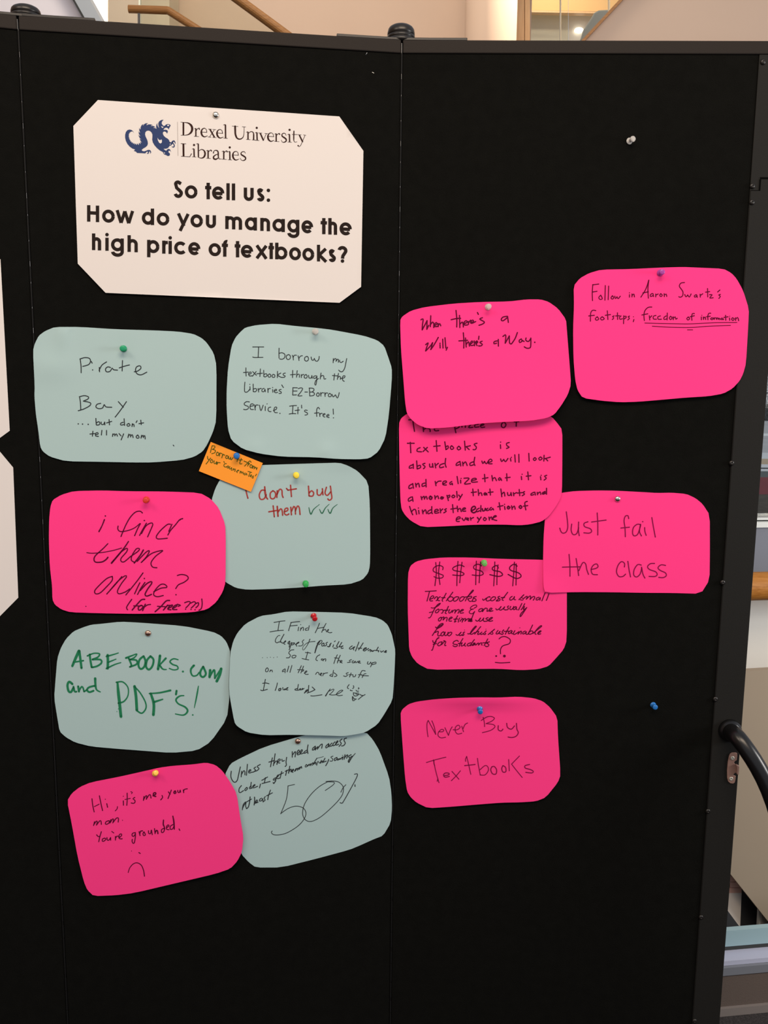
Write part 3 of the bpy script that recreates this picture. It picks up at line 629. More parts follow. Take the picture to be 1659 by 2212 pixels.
# ---- A: first blue note
CA = C(60, 695, 475)
nA = Note(PB, CA, "235,45 450,45 760,65 1100,75 1300,85 1430,105 1500,140 1545,180 1605,270 1630,380 1628,850 1600,950 1550,1060 1510,1120 1440,1165 1330,1195 1080,1215 900,1215 650,1210 330,1205 190,1165 130,1120 108,1080 90,930 70,800 57,640 60,560 45,250 60,190 95,120 150,80",
    lambda s, t: .0014 + .003 * (1 - s) * (t - .3) ** 2 - .0008 * g2(s, .48, .05) * g2(t, .16, .06) + .0022 * g2(s, .16, .04) * g2(t, .05, .12) + .002 * g2(s, .1, .12) * g2(t, .3, .1) + .003 * s * s * (1 - t),
    M_blue, 'paper_note', 'pale blue note with a green pin and a line about not telling mom')
nA.ink(CA, """453,325 460,380 461,440/450,322 490,310 530,315 542,340 525,370 475,385/w9 548,343 556,357/w11 560,416
/620,432 618,395/616,420 640,375 680,347/715,395 690,390 671,408 680,432 710,428 729,400 740,414 775,418/818,335 815,425/790,398 840,382 878,373/920,432 950,425 978,400 968,380 940,390 930,420 945,450 980,458 1028,435
/448,655 455,700 458,760/445,648 490,638 525,650 518,668 480,685/480,685 540,700 535,725 480,755 436,768/630,705 600,712 588,735 610,750 645,745 660,715 675,735 725,738/782,690 825,738/852,690 800,765 755,823
/w12 436,882/w12 473,884/w12 522,886/588,835 590,865 592,890/592,875 612,862 624,876 615,890 595,892/634,866 636,886 655,886 664,866/664,868 666,890/702,845 706,890/680,874 725,860
/825,868 803,876 804,892 830,888/832,838 836,895/872,878 856,888 864,902 884,894 872,878/900,905 903,880/903,890 915,884 918,905/944,855 936,870/976,850 980,888/960,880 1000,873
/562,945 558,988/537,970 578,965/585,975 608,970 603,957 588,962 585,985 610,990/640,938 636,978/680,938 680,978
/732,990 735,968/735,975 750,968 752,985/752,980 766,968 774,988/788,966 806,986/828,968 818,992 806,1020
/865,1000 872,970/870,985 886,972 888,995/888,988 902,975 910,1000/950,978 936,990 944,1006 962,1000 950,978/978,1005 983,980/981,995 996,980 998,1000/999,992 1010,982 1014,1012/w7 1256,1065 1262,1073""", I_blk, w=8.5)
# ---- B
CB0, CB = C(480, 695, 895), C(520, 735, 770)
nB = Note(PB, CB0, "200,50 300,28 460,17 640,38 830,55 950,70 1220,120 1340,160 1400,210 1435,310 1465,400 1465,500 1440,800 1410,1000 1350,1120 1270,1180 1180,1188 1000,1185 800,1170 520,1165 330,1140 180,1100 80,1025 50,930 38,750 38,600 50,400 80,210 115,135 160,85",
    lambda s, t: .0014 + .004 * t * t + .002 * g2(s, .6, .05) * g2(t, .95, .06) + .0015 * g2(s, .17, .06) * g2(t, .93, .06),
    M_blue, 'paper_note', 'pale blue note about borrowing through the library service, clear pin at top edge')
nB.ink(CB, """172,95 330,95/257,95 254,170 250,245/172,240 200,247 318,245/550,113 548,200 550,256/552,188 590,178 632,202 628,250 595,272 560,268/690,205 662,215 652,250 675,277 708,262 712,225 690,205
/742,215 752,250 755,282/752,248 768,215 798,215/822,222 832,260 836,290/834,262 855,228 885,222/950,230 920,245 918,285 945,300 970,280 968,245 950,230/1010,240 1018,278 1040,288 1058,258 1066,290 1098,300 1120,270 1126,230
/1328,262 1325,322/1328,295 1352,262 1370,272 1366,302/1369,295 1390,270 1402,282 1400,315/1420,285 1418,305 1440,320 1470,300/1520,262 1508,320 1490,400 1460,448 1430,450 1405,428
/75,395 75,450 78,512/40,462 108,456/112,486 145,480 150,458 125,458 113,488 130,512 165,508/172,450 225,502/222,448 168,515/283,410 275,520/230,480 312,472
/330,430 332,520/334,490 365,478 380,502 355,525 333,520/410,482 390,505 402,528 428,522 430,495 410,482/465,488 448,510 460,532 488,525 488,498 465,488/528,445 525,535/575,470 530,500 580,530/640,470 610,478 612,500 638,512 625,530 588,532
/745,432 743,535/712,495 785,488/810,435 800,530/802,505 825,485 842,495 840,530/868,490 870,535/870,510 890,490 905,492/935,490 910,510 915,540 945,540 952,510 935,490/972,502 980,540 1010,540 1020,505/1020,508 1026,545/1080,508 1046,518 1048,546 1078,540 1092,512/1092,512 1090,570 1078,640 1062,630 1075,580 1115,548/1152,470 1140,555/1142,530 1165,505 1190,512 1195,555 1220,550
/1345,480 1335,570/1315,505 1385,510/1402,475 1385,560/1388,540 1415,515 1430,530 1428,560/1435,548 1480,540 1497,515 1475,508 1455,540 1468,580 1485,588
/60,600 55,680 60,740 95,740 128,705/w14 130,632/132,665 134,712/178,628 180,735/182,700 215,690 230,712 210,738 180,735/250,690 258,742/255,715 275,692 295,690/335,688 308,702 305,733 335,735 348,700/348,702 354,738/388,690 392,748/391,715 405,692 425,692/w14 457,678/458,705 460,745/478,728 515,718 510,702 488,710 482,740 505,752 530,745/580,705 555,708 552,725 580,740 578,760 548,762/588,640 612,678
/748,680 745,785/748,680 812,682/750,728 808,728/745,785 800,782/825,692 860,682 888,692 860,745 820,795 878,795/920,742 958,742/985,685 990,795/980,685 1035,688 1052,712 1025,740 990,742/1025,740 1058,760 1045,790 990,798
/1105,752 1085,775 1095,800 1122,798 1125,765 1105,752/1145,750 1150,800/1150,775 1165,752 1188,755/1205,750 1210,805/1210,780 1225,755 1248,758/1275,760 1255,785 1265,808 1295,805 1295,775 1275,760/1310,775 1325,812 1350,790 1358,782/1358,782 1385,828 1402,795 1412,750
/125,885 85,880 50,905 60,930 108,950 105,982 70,996 42,990/135,948 185,935 175,912 148,915 132,950 145,990 182,992/200,925 208,1000/207,965 222,928 250,930/268,930 290,1008 322,930/352,948 352,1008/w14 378,912/430,958 402,965 392,1000 410,1022 435,1022/468,1008 508,990 517,962 492,958 475,1000 490,1035 525,1037/w17 562,1048
/700,945 748,937 800,935/748,940 742,1055/695,1057 740,1050 790,1052/822,960 818,1055/780,1006 842,1000/872,930 875,972/955,1005 925,1000 915,1020 955,1042 955,1065 922,1072
/1130,985 1112,960 1092,985 1088,1040 1090,1092/1058,1046 1118,1038/1130,1045 1135,1092/1134,1068 1150,1048 1170,1050/1176,1072 1208,1066 1205,1050 1184,1058 1182,1090 1207,1100/1232,1087 1266,1080 1260,1062 1238,1070 1235,1100 1268,1108/1325,985 1330,1060/w16 1330,1112""", I_blk, w=12)
# ---- C
CC = C(420, 940, 835)
nC = Note(PB, CC, "590,258 1060,243 1250,238 1330,265 1410,310 1500,405 1515,600 1518,1000 1515,1130 1500,1190 1450,1250 1335,1288 1100,1300 920,1315 700,1328 460,1335 360,1320 270,1270 200,1210 150,1050 140,800 148,560 180,460 220,385 300,300 420,265",
    lambda s, t: .0010 + .0015 * g2(s, .85, .14) * g2(t, .0, .05),
    M_blue, 'paper_note', 'pale blue note in red writing with three green ticks')
nC.ink(CC, """440,450 450,500 462,545/612,478 580,476 560,515 570,552 600,550 620,515/w12~18~12 607,445 610,490 618,530 632,552/678,480 656,500 657,540 680,550 699,530 698,495 678,480/715,480 712,538/714,512 735,468 755,475 758,515 766,538
/795,460 808,475/830,432 838,530/808,475 880,463/985,440 990,525/990,500 1012,480 1030,500 1020,526 992,525/1060,470 1062,512 1085,518 1104,490/1105,462 1110,515/1140,450 1128,500 1148,520 1176,490/1174,440 1182,500 1186,545 1165,562 1152,550
/680,610 690,705/642,662 722,648/w14 715,615 722,700/722,665 745,635 757,650 762,692/775,662 805,650 805,630 782,638 778,678 798,690 816,680/832,622 838,688/840,655 858,615 870,630 873,682/872,655 890,612 905,625 912,685""", I_red, w=12)
nC.ink(CC, "w6~11~7~4 988,625 1005,682 1030,640 1080,598/w6~11~7~4 1080,640 1102,675 1130,630 1165,595/w6~11~7~4 1152,640 1172,675 1195,630 1235,597", I_grn2, name='tick_marks', label='three dark green ticks')
# ---- D orange slip
CDo = C(420, 940, 600)
nD = Note(PB, CDo, "325,135 1360,555 1125,1128 88,715", lambda s, t: .0028 + .002 * t * s + .0018 * (1 - t) * (1 - s),
    M_orange, 'paper_slip', 'small orange slip of paper pinned at a slant with a blue pin', 'note', smooth=False)
nD.ink(CDo, """352,212 318,345/352,212 398,215 408,245 360,285/360,285 415,300 405,350 345,368/455,335 435,375 445,405 475,400 485,360 455,335/505,355 495,415/498,385 522,355 545,370/565,375 545,450/556,415 580,385 605,400/640,405 620,440 635,465 665,455 670,420 640,405/680,425 682,470 705,475 722,440/722,440 725,490 745,480 768,445
/860,460 850,525/856,500 872,472 888,470/935,465 905,545 910,575 945,568/885,495 955,490/1128,540 1105,510 1068,545 1000,615/988,515 1090,558/1075,560 1062,615/1068,590 1100,570/1125,585 1105,610 1115,648 1145,640 1150,605 1125,585/1165,610 1155,662/1160,645 1188,615 1196,640 1186,672/1190,660 1222,635 1228,655 1238,685/1230,670 1254,650
/262,422 265,468 288,488/322,455 275,520 232,575/345,480 322,505 320,540 345,550 370,520 345,480/395,510 390,555 415,568 440,530/442,528 438,580/460,540 450,580/455,560 480,545 512,550""", I_olv, w=17)
nD.ink(C(435, 960, 565), """620,470 634,500/690,530 640,535 620,590 660,627 692,610/735,590 705,620 725,652 757,622 735,590/790,610 765,650 790,680 832,640/836,640 830,717/880,665 870,717/874,702 907,670/942,680 915,697 937,722 915,742/970,742 1012,727 1038,718 1010,707 975,750 992,777/1075,735 1065,792/1070,772 1105,745 1108,790/1106,790 1150,757 1150,812/1215,790 1180,802 1180,835 1215,835 1247,800/1247,800 1257,847/1285,745 1385,772/1350,765 1322,830 1302,882/1340,872 1387,852 1370,835 1345,880 1377,892/1442,870 1400,882 1432,905 1420,930 1395,920/1522,818 1490,867""", I_olv, w=22)
# ---- E
CE = C(90, 1040, 505)
nE = Note(PB, CE, "280,83 520,78 750,85 1080,87 1365,98 1460,150 1530,230 1585,370 1590,500 1588,870 1565,950 1510,1040 1430,1105 1300,1130 1050,1140 800,1143 500,1138 250,1130 170,1105 115,1065 93,1020 90,900 70,730 62,500 65,320 75,220 95,160 170,115",
    lambda s, t: .0016 + .0045 * s * s * t + .0016 * t, M_pink, 'paper_note', 'pink note reading i find them online, red pin')
nE.ink(CE, """w12~10~13 542,330 520,385 495,432/w13 550,298/870,272 850,257 810,265 765,310 725,380 685,475/w10~8 660,385 658,412 680,432 740,425 800,402 850,362/852,365 828,410 803,468/w13 887,337/905,360 870,420 846,465/862,450 900,385 945,358 960,370 945,410 915,478
/1112,370 1085,372 1025,425 990,475 1000,495 1040,495 1085,490/1218,320 1190,332 1155,375 1115,420 1090,462/1098,430 1125,370/w5 1195,335 1215,318 1218,325
/w9~13 572,537 530,580 465,640 452,675 468,697 520,695 555,675 572,655/w8 390,615 440,620 530,612 620,595 690,575/w10~15 750,518 700,590 603,705/612,695 680,615 735,577 735,605 685,665 690,692 715,692 765,650/765,650 830,605 845,582 818,582 780,640 775,680 798,696/w13 800,704 850,640 878,592/825,690 900,612 930,600 905,650 860,700/868,692 950,622 1045,597 985,645 945,700 957,738 995,745
/610,820 560,840 490,905 458,945 467,970 505,962 560,910 608,855 610,820/692,822 640,885 562,972/590,940 660,860 720,815 732,825 690,880 655,945 668,970 720,955 760,928/875,790 820,865 727,980/w13 887,838/848,875 828,915 803,970/892,872 858,920 828,976/w12 850,942 905,885 945,865 950,880 915,930 893,975 908,990 948,975
/968,952 1030,922 1080,915 1075,898 1052,886 1020,895 978,942 968,980 1000,995 1050,985/1172,812 1210,803 1255,815 1265,840 1230,870 1182,892 1158,925/w13 1160,978
/778,1018 748,1060 733,1090 742,1108/w12 890,1018 862,1022 825,1060 782,1110/795,1074 850,1075/w12 860,1070 836,1085 838,1110 858,1106 876,1080 860,1070/w12 895,1060 872,1115/878,1092 912,1067 940,1062/w12 1105,1028 1075,1032 1030,1080 980,1125/1000,1078 1075,1082/w12 1088,1068 1052,1110/1062,1095 1088,1072 1108,1070/w11 1092,1096 1122,1082 1130,1066 1106,1076 1088,1102 1116,1108/w11 1132,1096 1162,1080 1168,1064 1142,1078 1130,1104 1168,1106/1172,1060 1200,1070 1178,1078
/1235,1047 1270,1036 1284,1046 1262,1075 1246,1090/1288,1050 1318,1038 1330,1052 1308,1078 1292,1092/1332,1054 1354,1046 1352,1070 1332,1090/w12 1243,1103/w12 1290,1105/w12 1325,1108/1383,1015 1386,1060 1378,1098 1358,1112/w9 382,1078""", I_pnk, w=10)
# ---- F
CF = C(105, 1330, 520)
nF = Note(PB, CF, "370,78 460,70 620,52 780,60 1160,88 1420,140 1490,175 1535,225 1565,300 1568,330 1555,600 1562,700 1540,890 1400,1090 1280,1165 1060,1185 800,1165 600,1150 370,1130 230,1095 150,1050 95,1000 75,880 48,710 60,550 75,370 105,280 150,200 215,135 300,100",
    lambda s, t: .0011 + .002 * (1 - s) * t, M_blue, 'paper_note', 'pale blue note written in thick green marker, copper-toned tack')
nF.ink(CF, """w26~24~20 262,305 232,370 205,435/w22~20 265,305 275,380 284,452/w14 215,402 300,388/w18 355,335 362,390 372,445/w14~12~14~18 335,347 390,325 440,330 425,358 380,378/w16 380,378 448,380 456,408 420,435 378,446/w22 510,340 512,400 510,455/w16~9 500,352 550,338 602,322/w14~9 515,402 582,375/w16~9 500,456 570,422 624,405
/w16 690,365 715,425 705,442/w18~10~14 668,365 720,345 762,330 742,360 702,380/w16 702,378 758,385 760,418 702,442/w18 820,350 786,380 776,430 796,460 826,440 836,390 820,350/w18 880,350 850,385 842,440 866,465 896,435 906,380 880,350/w22 962,345 955,400 945,462/w18~12 1012,368 960,425/w18~14~9 958,425 985,460 1017,465/w10~14~12~10 1118,380 1078,372 1048,395 1070,420 1110,435 1116,460 1080,468 1042,455/w18 1160,482
/w20~14~12 1255,430 1230,460 1230,495 1247,520 1280,515 1300,490/w18 1335,440 1312,480 1312,515 1335,530 1358,500 1335,440/w22 1395,470 1390,530/w16 1395,520 1430,468 1436,540/w14 1436,540 1488,458/w24 1490,458 1478,510 1452,566
/w20 205,590 178,570 163,600 172,650 192,660 214,625/w16 215,612 225,655 240,655/w18 255,610 262,655/w14 263,648 285,612 298,625 306,655/w14 308,655 330,640/w17 398,605 350,618 332,640 352,660 388,648/w22~18~10 402,542 405,600 415,640 446,658
/w16~26~26~24 595,575 602,660 612,750 625,872/w14~11~11~16 585,575 640,572 685,620 685,690 650,740 603,755/w8 603,805/w7 590,828/w24 742,610 755,700 762,815/w12~12~14 742,612 790,665 835,745 840,800 805,842 762,820
/w20~24~24 882,672 908,760 905,856/w12~18 870,672 960,665 1052,645/w20~12 912,745 985,722/w18 1105,648 1100,680/w10~16~13~15~17~12~9 1168,690 1130,695 1100,725 1120,760 1180,790 1200,825 1165,858 1095,848/w8~14~12~5 1294,608 1278,700 1258,797/w14 1245,857""", I_grn, w=16)
# ---- G
CG0, CG = C(480, 1310, 895), C(560, 1320, 850)
nG = Note(PB, CG0, "330,82 440,68 570,43 800,47 1085,55 1320,92 1385,120 1430,160 1465,240 1480,310 1495,380 1490,520 1480,700 1470,810 1400,930 1340,1020 1235,1088 1150,1105 1050,1120 900,1115 600,1108 370,1112 215,1088 130,1035 105,1000 65,780 58,680 70,400 95,300 130,230 200,150",
    lambda s, t: .0026 + .006 * t * t, M_blue, 'paper_note', 'pale blue note with five lines of hasty black writing, bright red pin')
nG.ink(CG, """183,140 250,128 318,120/250,130 240,180 232,240/133,257 220,243 298,237/395,140 378,190 363,243/390,142 450,133 500,130/378,184 470,175/488,198 480,243/w11 512,168/515,207 508,242/512,228 535,200 548,210 545,240/600,207 572,218 570,236 596,235/618,180 608,236
/745,150 718,215 692,268/718,215 800,200/826,152 800,200 772,262/790,238 815,225 826,240 835,258 852,238 860,228 846,232 846,255 870,268 898,264
/w9 40,577/w9 98,575/w9 138,570/w9 178,575/w9 222,567/428,478 388,485 365,520 386,545 370,575 335,578/430,545 406,555 410,578 442,575 455,550 430,545/570,512 605,514 635,520/600,505 575,598/530,585 570,596 612,603/748,540 715,560 700,600 720,612/780,588 765,598 778,608 795,592/795,592 790,615/796,600 818,588 824,600 820,618
/965,540 942,590 922,648/930,578 985,584/1002,545 978,600 965,642/967,622 988,606 1000,618 1000,638/1004,632 1025,618 1015,608 1002,625 1025,642/1140,600 1112,612 1128,630 1090,636/1165,612 1145,628 1162,642 1178,622 1180,640/1188,618 1198,640 1218,620/1222,635 1246,624 1236,614 1224,638 1252,642
/1345,625 1335,650 1358,656 1378,630/1378,632 1386,650/1402,635 1375,690/1398,642 1438,630 1442,648 1398,662
/98,700 80,720 80,748 105,746 114,718 98,700/130,750 140,728/138,738 158,728 162,752/320,714 292,730 286,750 308,742/322,722 318,762/366,680 345,752/404,672 380,757/520,675 482,762/475,724 550,725/548,680 515,765/522,748 550,735/556,768 590,748 580,738 560,765 578,782 606,780
/697,782 715,757 735,762 740,785/752,788 776,772 766,765 750,785 770,800/795,767 785,800/790,782 815,767 845,762/895,778 870,798 905,805/918,732 905,810/925,762 962,795 930,810
/1100,760 1072,772 1092,790 1068,808 1042,800/1136,765 1116,815/1106,786 1156,786/1160,790 1160,812 1185,808 1194,785/1310,740 1270,738 1240,800 1225,822/1225,786 1272,785/1320,775 1296,778 1272,822/1268,798 1350,800
""", I_blk, w=9.5)
nG.ink(C(590, 1365, 720), """w16~24 190,102 140,105 75,190 60,265 105,300 160,275/300,65 230,190 188,285/190,270 240,288 252,314/280,302 340,272 350,240 305,280 292,322 327,338/w28 455,255 415,290 415,325 445,325/460,268 445,418/510,290 480,390 445,492/490,322 580,300 590,320 540,355 500,355/610,347 700,302 715,280 665,302 635,350 652,392/w20 850,215 800,270 830,320 790,380 700,385/w24~16~12~16~22 1015,200 980,290 920,400 850,490 815,490 820,420 900,330 1000,280 1155,262
/w26~40~26 1290,255 1215,370 1150,577/w20 1215,320 1290,240 1345,240 1340,290 1260,352/1400,308 1345,330 1345,385 1390,380 1410,330 1385,318/1500,285 1455,312 1477,350 1440,385 1400,380/1600,310 1562,350 1572,385 1530,405 1495,400""", I_blk, w=24)
nG.ink(C(710, 1370, 840), """68,245 30,312 8,352/135,290 115,352/w22 157,205 185,182/285,200 215,330/216,332 252,350 215,388 140,380/362,225 285,350/288,350 375,335 402,315 350,345 350,392 402,382/650,320 590,362 572,400 620,410 700,350/722,345 680,400 692,432/835,215 790,330 740,462/950,240 880,352 825,430/808,385 912,386/960,432 1040,388 1030,370 980,390 950,440 990,462 1050,420/1050,425 1105,392/1088,455 1150,420 1160,432 1145,482/w30 1190,447 1182,465 1220,470 1240,450/1368,355 1318,440/1262,445 1372,452/1385,450 1372,487/w16 1412,405/1435,460 1450,495 1512,455/1530,492 1597,462 1580,450 1545,482 1565,502 1592,496""", I_blk, w=24)
nG.ink(C(560, 1460, 690), """170,95 150,200 115,392/95,205 180,195 270,216/40,390 90,406 225,370/500,195 475,310 440,402/w28 590,345 545,357 540,405 580,400 600,360/650,320 660,387 718,352/700,387 765,350 800,320 760,335 750,385 792,385/1060,345 990,365 990,390 1050,395 1100,390/1080,235 1060,340 1062,372/w20 1100,390 1150,357 1125,347 1112,380 1160,385 1210,347 1187,345 1175,385 1240,345/w32 1310,392 1250,470/w22 1272,420 1330,377 1345,400 1290,440/1365,260 1352,462/1460,305 1537,380/1537,380 1440,430 1320,472""", I_blk, w=23)
nG.ink(C(690, 1460, 820), """-240,550 -150,555 0,530 70,520/w20~26~34 300,360 240,440 172,550/w18 270,420 380,365 400,385 350,450 275,515/w20 275,515 350,526 460,520/w20 460,512 560,470 640,410 640,395 580,400 490,470 472,520 540,546 635,530/820,240 775,300 780,340 805,352/935,270 950,310 920,350/855,387 852,400 908,408/1075,325 1095,342 1070,362/1010,395 1040,425 1080,420/w20 930,465 1010,475 1080,468/940,480 940,520 980,555 1040,545 1095,497 1050,510 1005,497/w28 915,572 915,640 930,685/920,580 960,630 1020,640/958,682 985,650/1115,510 1150,530 1185,537/1260,515 1180,560 1075,648""", I_blk, w=22, name='doodle')
# ---- H
CH0, CH = C(130, 1630, 545), C(185, 1690, 420)
nH = Note(PB, CH0, "265,240 520,190 720,145 860,113 970,98 1150,85 1260,70 1340,90 1400,140 1470,240 1525,340 1555,550 1583,710 1570,840 1530,920 1470,985 1340,1030 1000,1110 640,1195 480,1215 290,1222 235,1170 205,1100 150,880 100,600 60,400 100,335 170,280",
    lambda s, t: .0016 + .0055 * s * s + .002 * t, M_pink, 'paper_note', 'pink tilted note with a drawn frowning face, yellow pin')
nH.ink(CH, """97,250 108,350 130,450/210,205 235,330 258,430/w13 133,370 205,333/322,325 335,380/w15 300,258/w13 485,370 482,400 452,435
/575,282 577,348/w14 575,212/633,165 634,260 628,350/w12 600,262 682,243/w12 688,143 713,152 700,172/750,230 722,250 752,275 752,305 730,320 695,314
/890,215 882,275/886,258 922,202 934,215 925,258/928,250 968,192 988,192 997,240/w20 1028,205 1070,178 1064,157 1036,165 1034,205 1070,215/1165,200 1174,230 1145,267/1262,145 1288,182/1307,118 1282,180 1257,245
/w20 1365,130 1345,150 1355,170 1378,158 1365,130/1405,122 1408,150 1430,154 1442,118/1442,120 1447,150/1490,115 1496,157/1493,132 1510,106 1550,98
/135,600 122,658/128,640 163,592 178,602 165,652/170,645 215,587 234,592 240,640/350,585 312,600 300,630 320,640 355,620 362,588 350,585/385,568 368,620/376,612 412,557 426,570 415,618/424,605 468,547 500,545 496,605/w14 563,578
/168,800 190,825 215,825/240,752 216,830 200,905/290,850 256,865 256,897 282,895 310,865 290,850/325,842 332,882 360,876 380,842/380,845 382,882/w13 398,748 430,772/455,825 455,880/458,850 475,822 497,822/508,848 550,808 540,785 514,800 508,845 530,862 557,860
/745,768 714,778 708,810 730,825 757,790/758,765 758,830 745,915 725,930 708,900 712,868/815,752 830,812/w18 825,785 838,745 868,740/890,755 874,780 885,812 912,800 890,755/958,738 962,778 990,780 1002,728/1004,732 1016,797/1050,705 1060,782/w20 1062,760 1082,730 1097,745 1102,782/1192,702 1158,720 1160,765 1190,755 1206,700/w18~22~16 1188,575 1184,640 1200,680 1204,715/1235,690 1270,668 1262,648 1238,665 1235,715 1272,722/1330,645 1292,670 1292,715 1325,710 1347,670/w18~24~17 1330,515 1345,600 1352,715/w15 1425,710 1436,732""", I_pnk, w=15.5)
nH.ink(CH0, "w7 617,832/w9 680,846 691,854/w7~9 588,1018 600,980 630,945 665,935 700,955 720,1000 728,1050", I_pnk, name='frowning_face', w=8)
# ---- I
CI0, CI = C(470, 1570, 885), C(480, 1580, 790)
nI = Note(PB, CI0, "190,275 400,175 720,80 900,45 1280,45 1340,110 1400,210 1480,430 1500,560 1507,700 1495,830 1430,940 1350,970 1240,1020 1140,1062 850,1140 550,1215 330,1215 270,1170 205,1100 180,1000 150,800 105,600 60,420 110,320",
    lambda s, t: .0009 + .0006 * s, M_blue, 'paper_note', 'pale blue tilted note with a large handwritten 50%')
nI.ink(CI, """105,460 100,520 120,570 148,588 175,562 192,490 210,410/225,460 220,525/222,500 248,455 262,465 262,502/292,380 280,507/306,468 332,452 325,440 308,455 308,480 332,476/388,412 366,426 386,445 365,468 338,472/440,382 404,405 426,430 398,455 370,462
/580,305 570,350 558,408/540,355 605,335/612,258 602,330 592,395/598,372 622,342 636,352 632,382/640,352 672,332 664,318 645,330 640,358 667,365/690,322 696,346 718,335/745,300 738,350 742,390 728,405""", I_blk, w=11)
nI.ink(C(600, 1590, 780), """290,310 290,422/290,382 345,310 355,330 345,415/390,352 430,312 420,275 385,320 395,375 450,352/445,352 490,292 480,270 447,312 457,356 520,335/585,280 530,312 530,345 590,312/605,175 590,260 602,347/750,200 700,240 690,280 720,270 750,222/750,220 745,278/748,270 795,212 802,222 790,262/800,245 850,178 885,158 885,190 875,240
/1015,150 960,200 960,238 1000,210 1015,165/1015,160 1022,215/1080,140 1040,180 1050,205 1100,177/1140,115 1100,160 1105,195 1150,172/1150,162 1200,112 1190,95 1157,140 1167,182 1215,160/1280,60 1235,100 1265,140 1250,175 1220,205/1370,40 1330,52 1320,90 1345,140 1310,190 1270,195
/180,680 158,782/150,702 215,672/240,600 215,742/222,712 255,660 270,668 262,710/275,712 320,672 302,660 280,702 302,722/335,702 362,650/350,692 385,642 402,650 392,680/395,675 432,622 440,630/430,662 470,602 476,640
/w16 570,565 545,600 560,618 590,590 570,565/590,602 620,560 622,592 650,548 658,588/w17 780,440 730,520 690,582/w10 780,445 910,408/660,572 700,530 712,562 757,520 760,562/w15 775,585 800,500 832,540 870,480/850,540 890,490 892,532 940,442/900,522 965,500/1015,465 990,530 955,590
/w15 1100,400 1055,420 1095,455 1080,500 1040,495/1180,425 1130,452 1130,490 1172,468/1180,440 1192,482 1240,445/1200,452 1240,462 1285,420/1302,412 1285,467/w17 1290,385/1340,370 1320,462/1330,432 1380,375 1395,388 1370,442/1462,370 1412,402 1430,430 1482,400/w12~24 1545,345 1480,420 1415,522/1415,520 1402,500 1440,440""", I_blk, w=19)
nI.ink(C(475, 1660, 655), """430,340 385,400 380,460 405,482 470,440/535,375 495,420 510,442 550,402 535,375/625,350 592,372 592,405 632,388/625,275 615,370 640,392/650,372 700,332 690,320 655,355 665,387 752,355/810,310 788,387/835,237 950,170/908,182 885,290/840,300 1000,258/1112,185 1067,210 1070,235 1112,215/w20 1115,205 1108,250 1072,300/1072,300 1060,280/1120,192 1170,142 1155,130 1127,180 1150,205 1192,190/1230,60 1200,192/1165,132 1265,85
/w16 510,665 465,720 447,825/450,800 480,730 520,680/520,680 512,740 530,800/w20 602,565 590,680 565,770 530,800/530,667 630,610/w20 690,570 692,640 682,727/688,702 745,652 740,625 712,652 712,690 762,670/830,590 790,620 790,650 830,640 850,605/850,600 862,667/905,560 880,592 902,630 868,657/1007,430 972,530 952,622/930,545 1045,485""", I_blk, w=18)
nI.ink(CI0, """665,498 608,510/608,510 605,560 590,640 545,752/545,750 610,705 680,685 740,702 763,745 745,800 690,860 600,915 530,933 480,930 465,912 472,900
/935,472 1000,468 1050,480 1085,520 1080,580 1040,640 960,720 880,785 810,817 765,808 740,775 735,730 755,660 810,580 880,515 950,475/950,475 1005,478 1000,500 930,550/1108,500 1082,530 1065,565
/w7 1182,410 1208,408 1195,450 1130,570 1090,640 1075,660 1058,655/w8 1186,500 1187,515""", I_blk, name='large_number', w=6)
# ---- J
CJ = C(850, 630, 1265)
nJ = Note(PC, CJ, "270,133 520,103 740,90 1000,85 1150,67 1270,67 1340,88 1420,145 1490,240 1497,330 1520,620 1533,800 1505,890 1450,980 1390,1060 1320,1092 1180,1115 950,1125 780,1135 640,1152 480,1172 300,1183 210,1150 150,1100 115,1050 100,950 85,750 65,500 57,250 75,215 150,165",
    lambda s, t: .0030 + .013 * t ** 2.2, M_pink, 'paper_note', 'pink note with will and way saying, curling over the note beneath, clear pin')
nJ.ink(CJ, """237,243 256,236 250,290 248,330/248,330 275,280 290,250/290,250 288,325/288,325 305,290/w11 322,208 320,260 318,302/319,285 338,262 348,278 348,310/355,292 376,280 370,266 356,280 358,302 378,300/386,275 386,302/388,290 400,275 408,295
/540,162 547,240 546,305/498,242 545,232 580,230/570,205 573,310/575,280 594,262 602,285 603,305/610,277 636,264 628,250 610,264 613,287 640,287/645,257 648,282/648,268 666,246/665,270 692,257 684,245 668,258 674,274 710,258/725,180 733,196/768,225 745,237 785,262 768,280 738,290
/980,213 945,220 930,242 945,252 982,225/985,213 992,265/278,458 300,442 285,485 278,512/278,512 318,470 338,440/338,440 328,480 322,500/322,500 350,460 387,395/w13 402,446/402,458 403,486/425,410 428,487/445,398 452,487/466,480 455,505
/603,355 608,425 607,487/565,425 640,420/622,400 628,478/629,455 648,432 656,470/664,452 685,437 678,425 665,442 668,465 690,462/697,425 700,467/700,442 720,425/712,450 728,437 722,428 712,445 722,466/738,385 735,412/766,428 745,438 768,455 755,468 735,468
/895,425 870,432 868,450 890,445/905,412 906,470/945,387 966,372 970,390 965,445/965,445 985,410 1000,382/1000,382 1003,445 1020,450/1020,450 1050,405 1070,353/1105,408 1086,420 1090,440 1110,428/1108,418 1128,430/1145,400 1143,420 1165,430 1184,408/1186,400 1186,450 1180,484 1150,488 1130,476/w14 1220,437""", I_pnk, w=11)
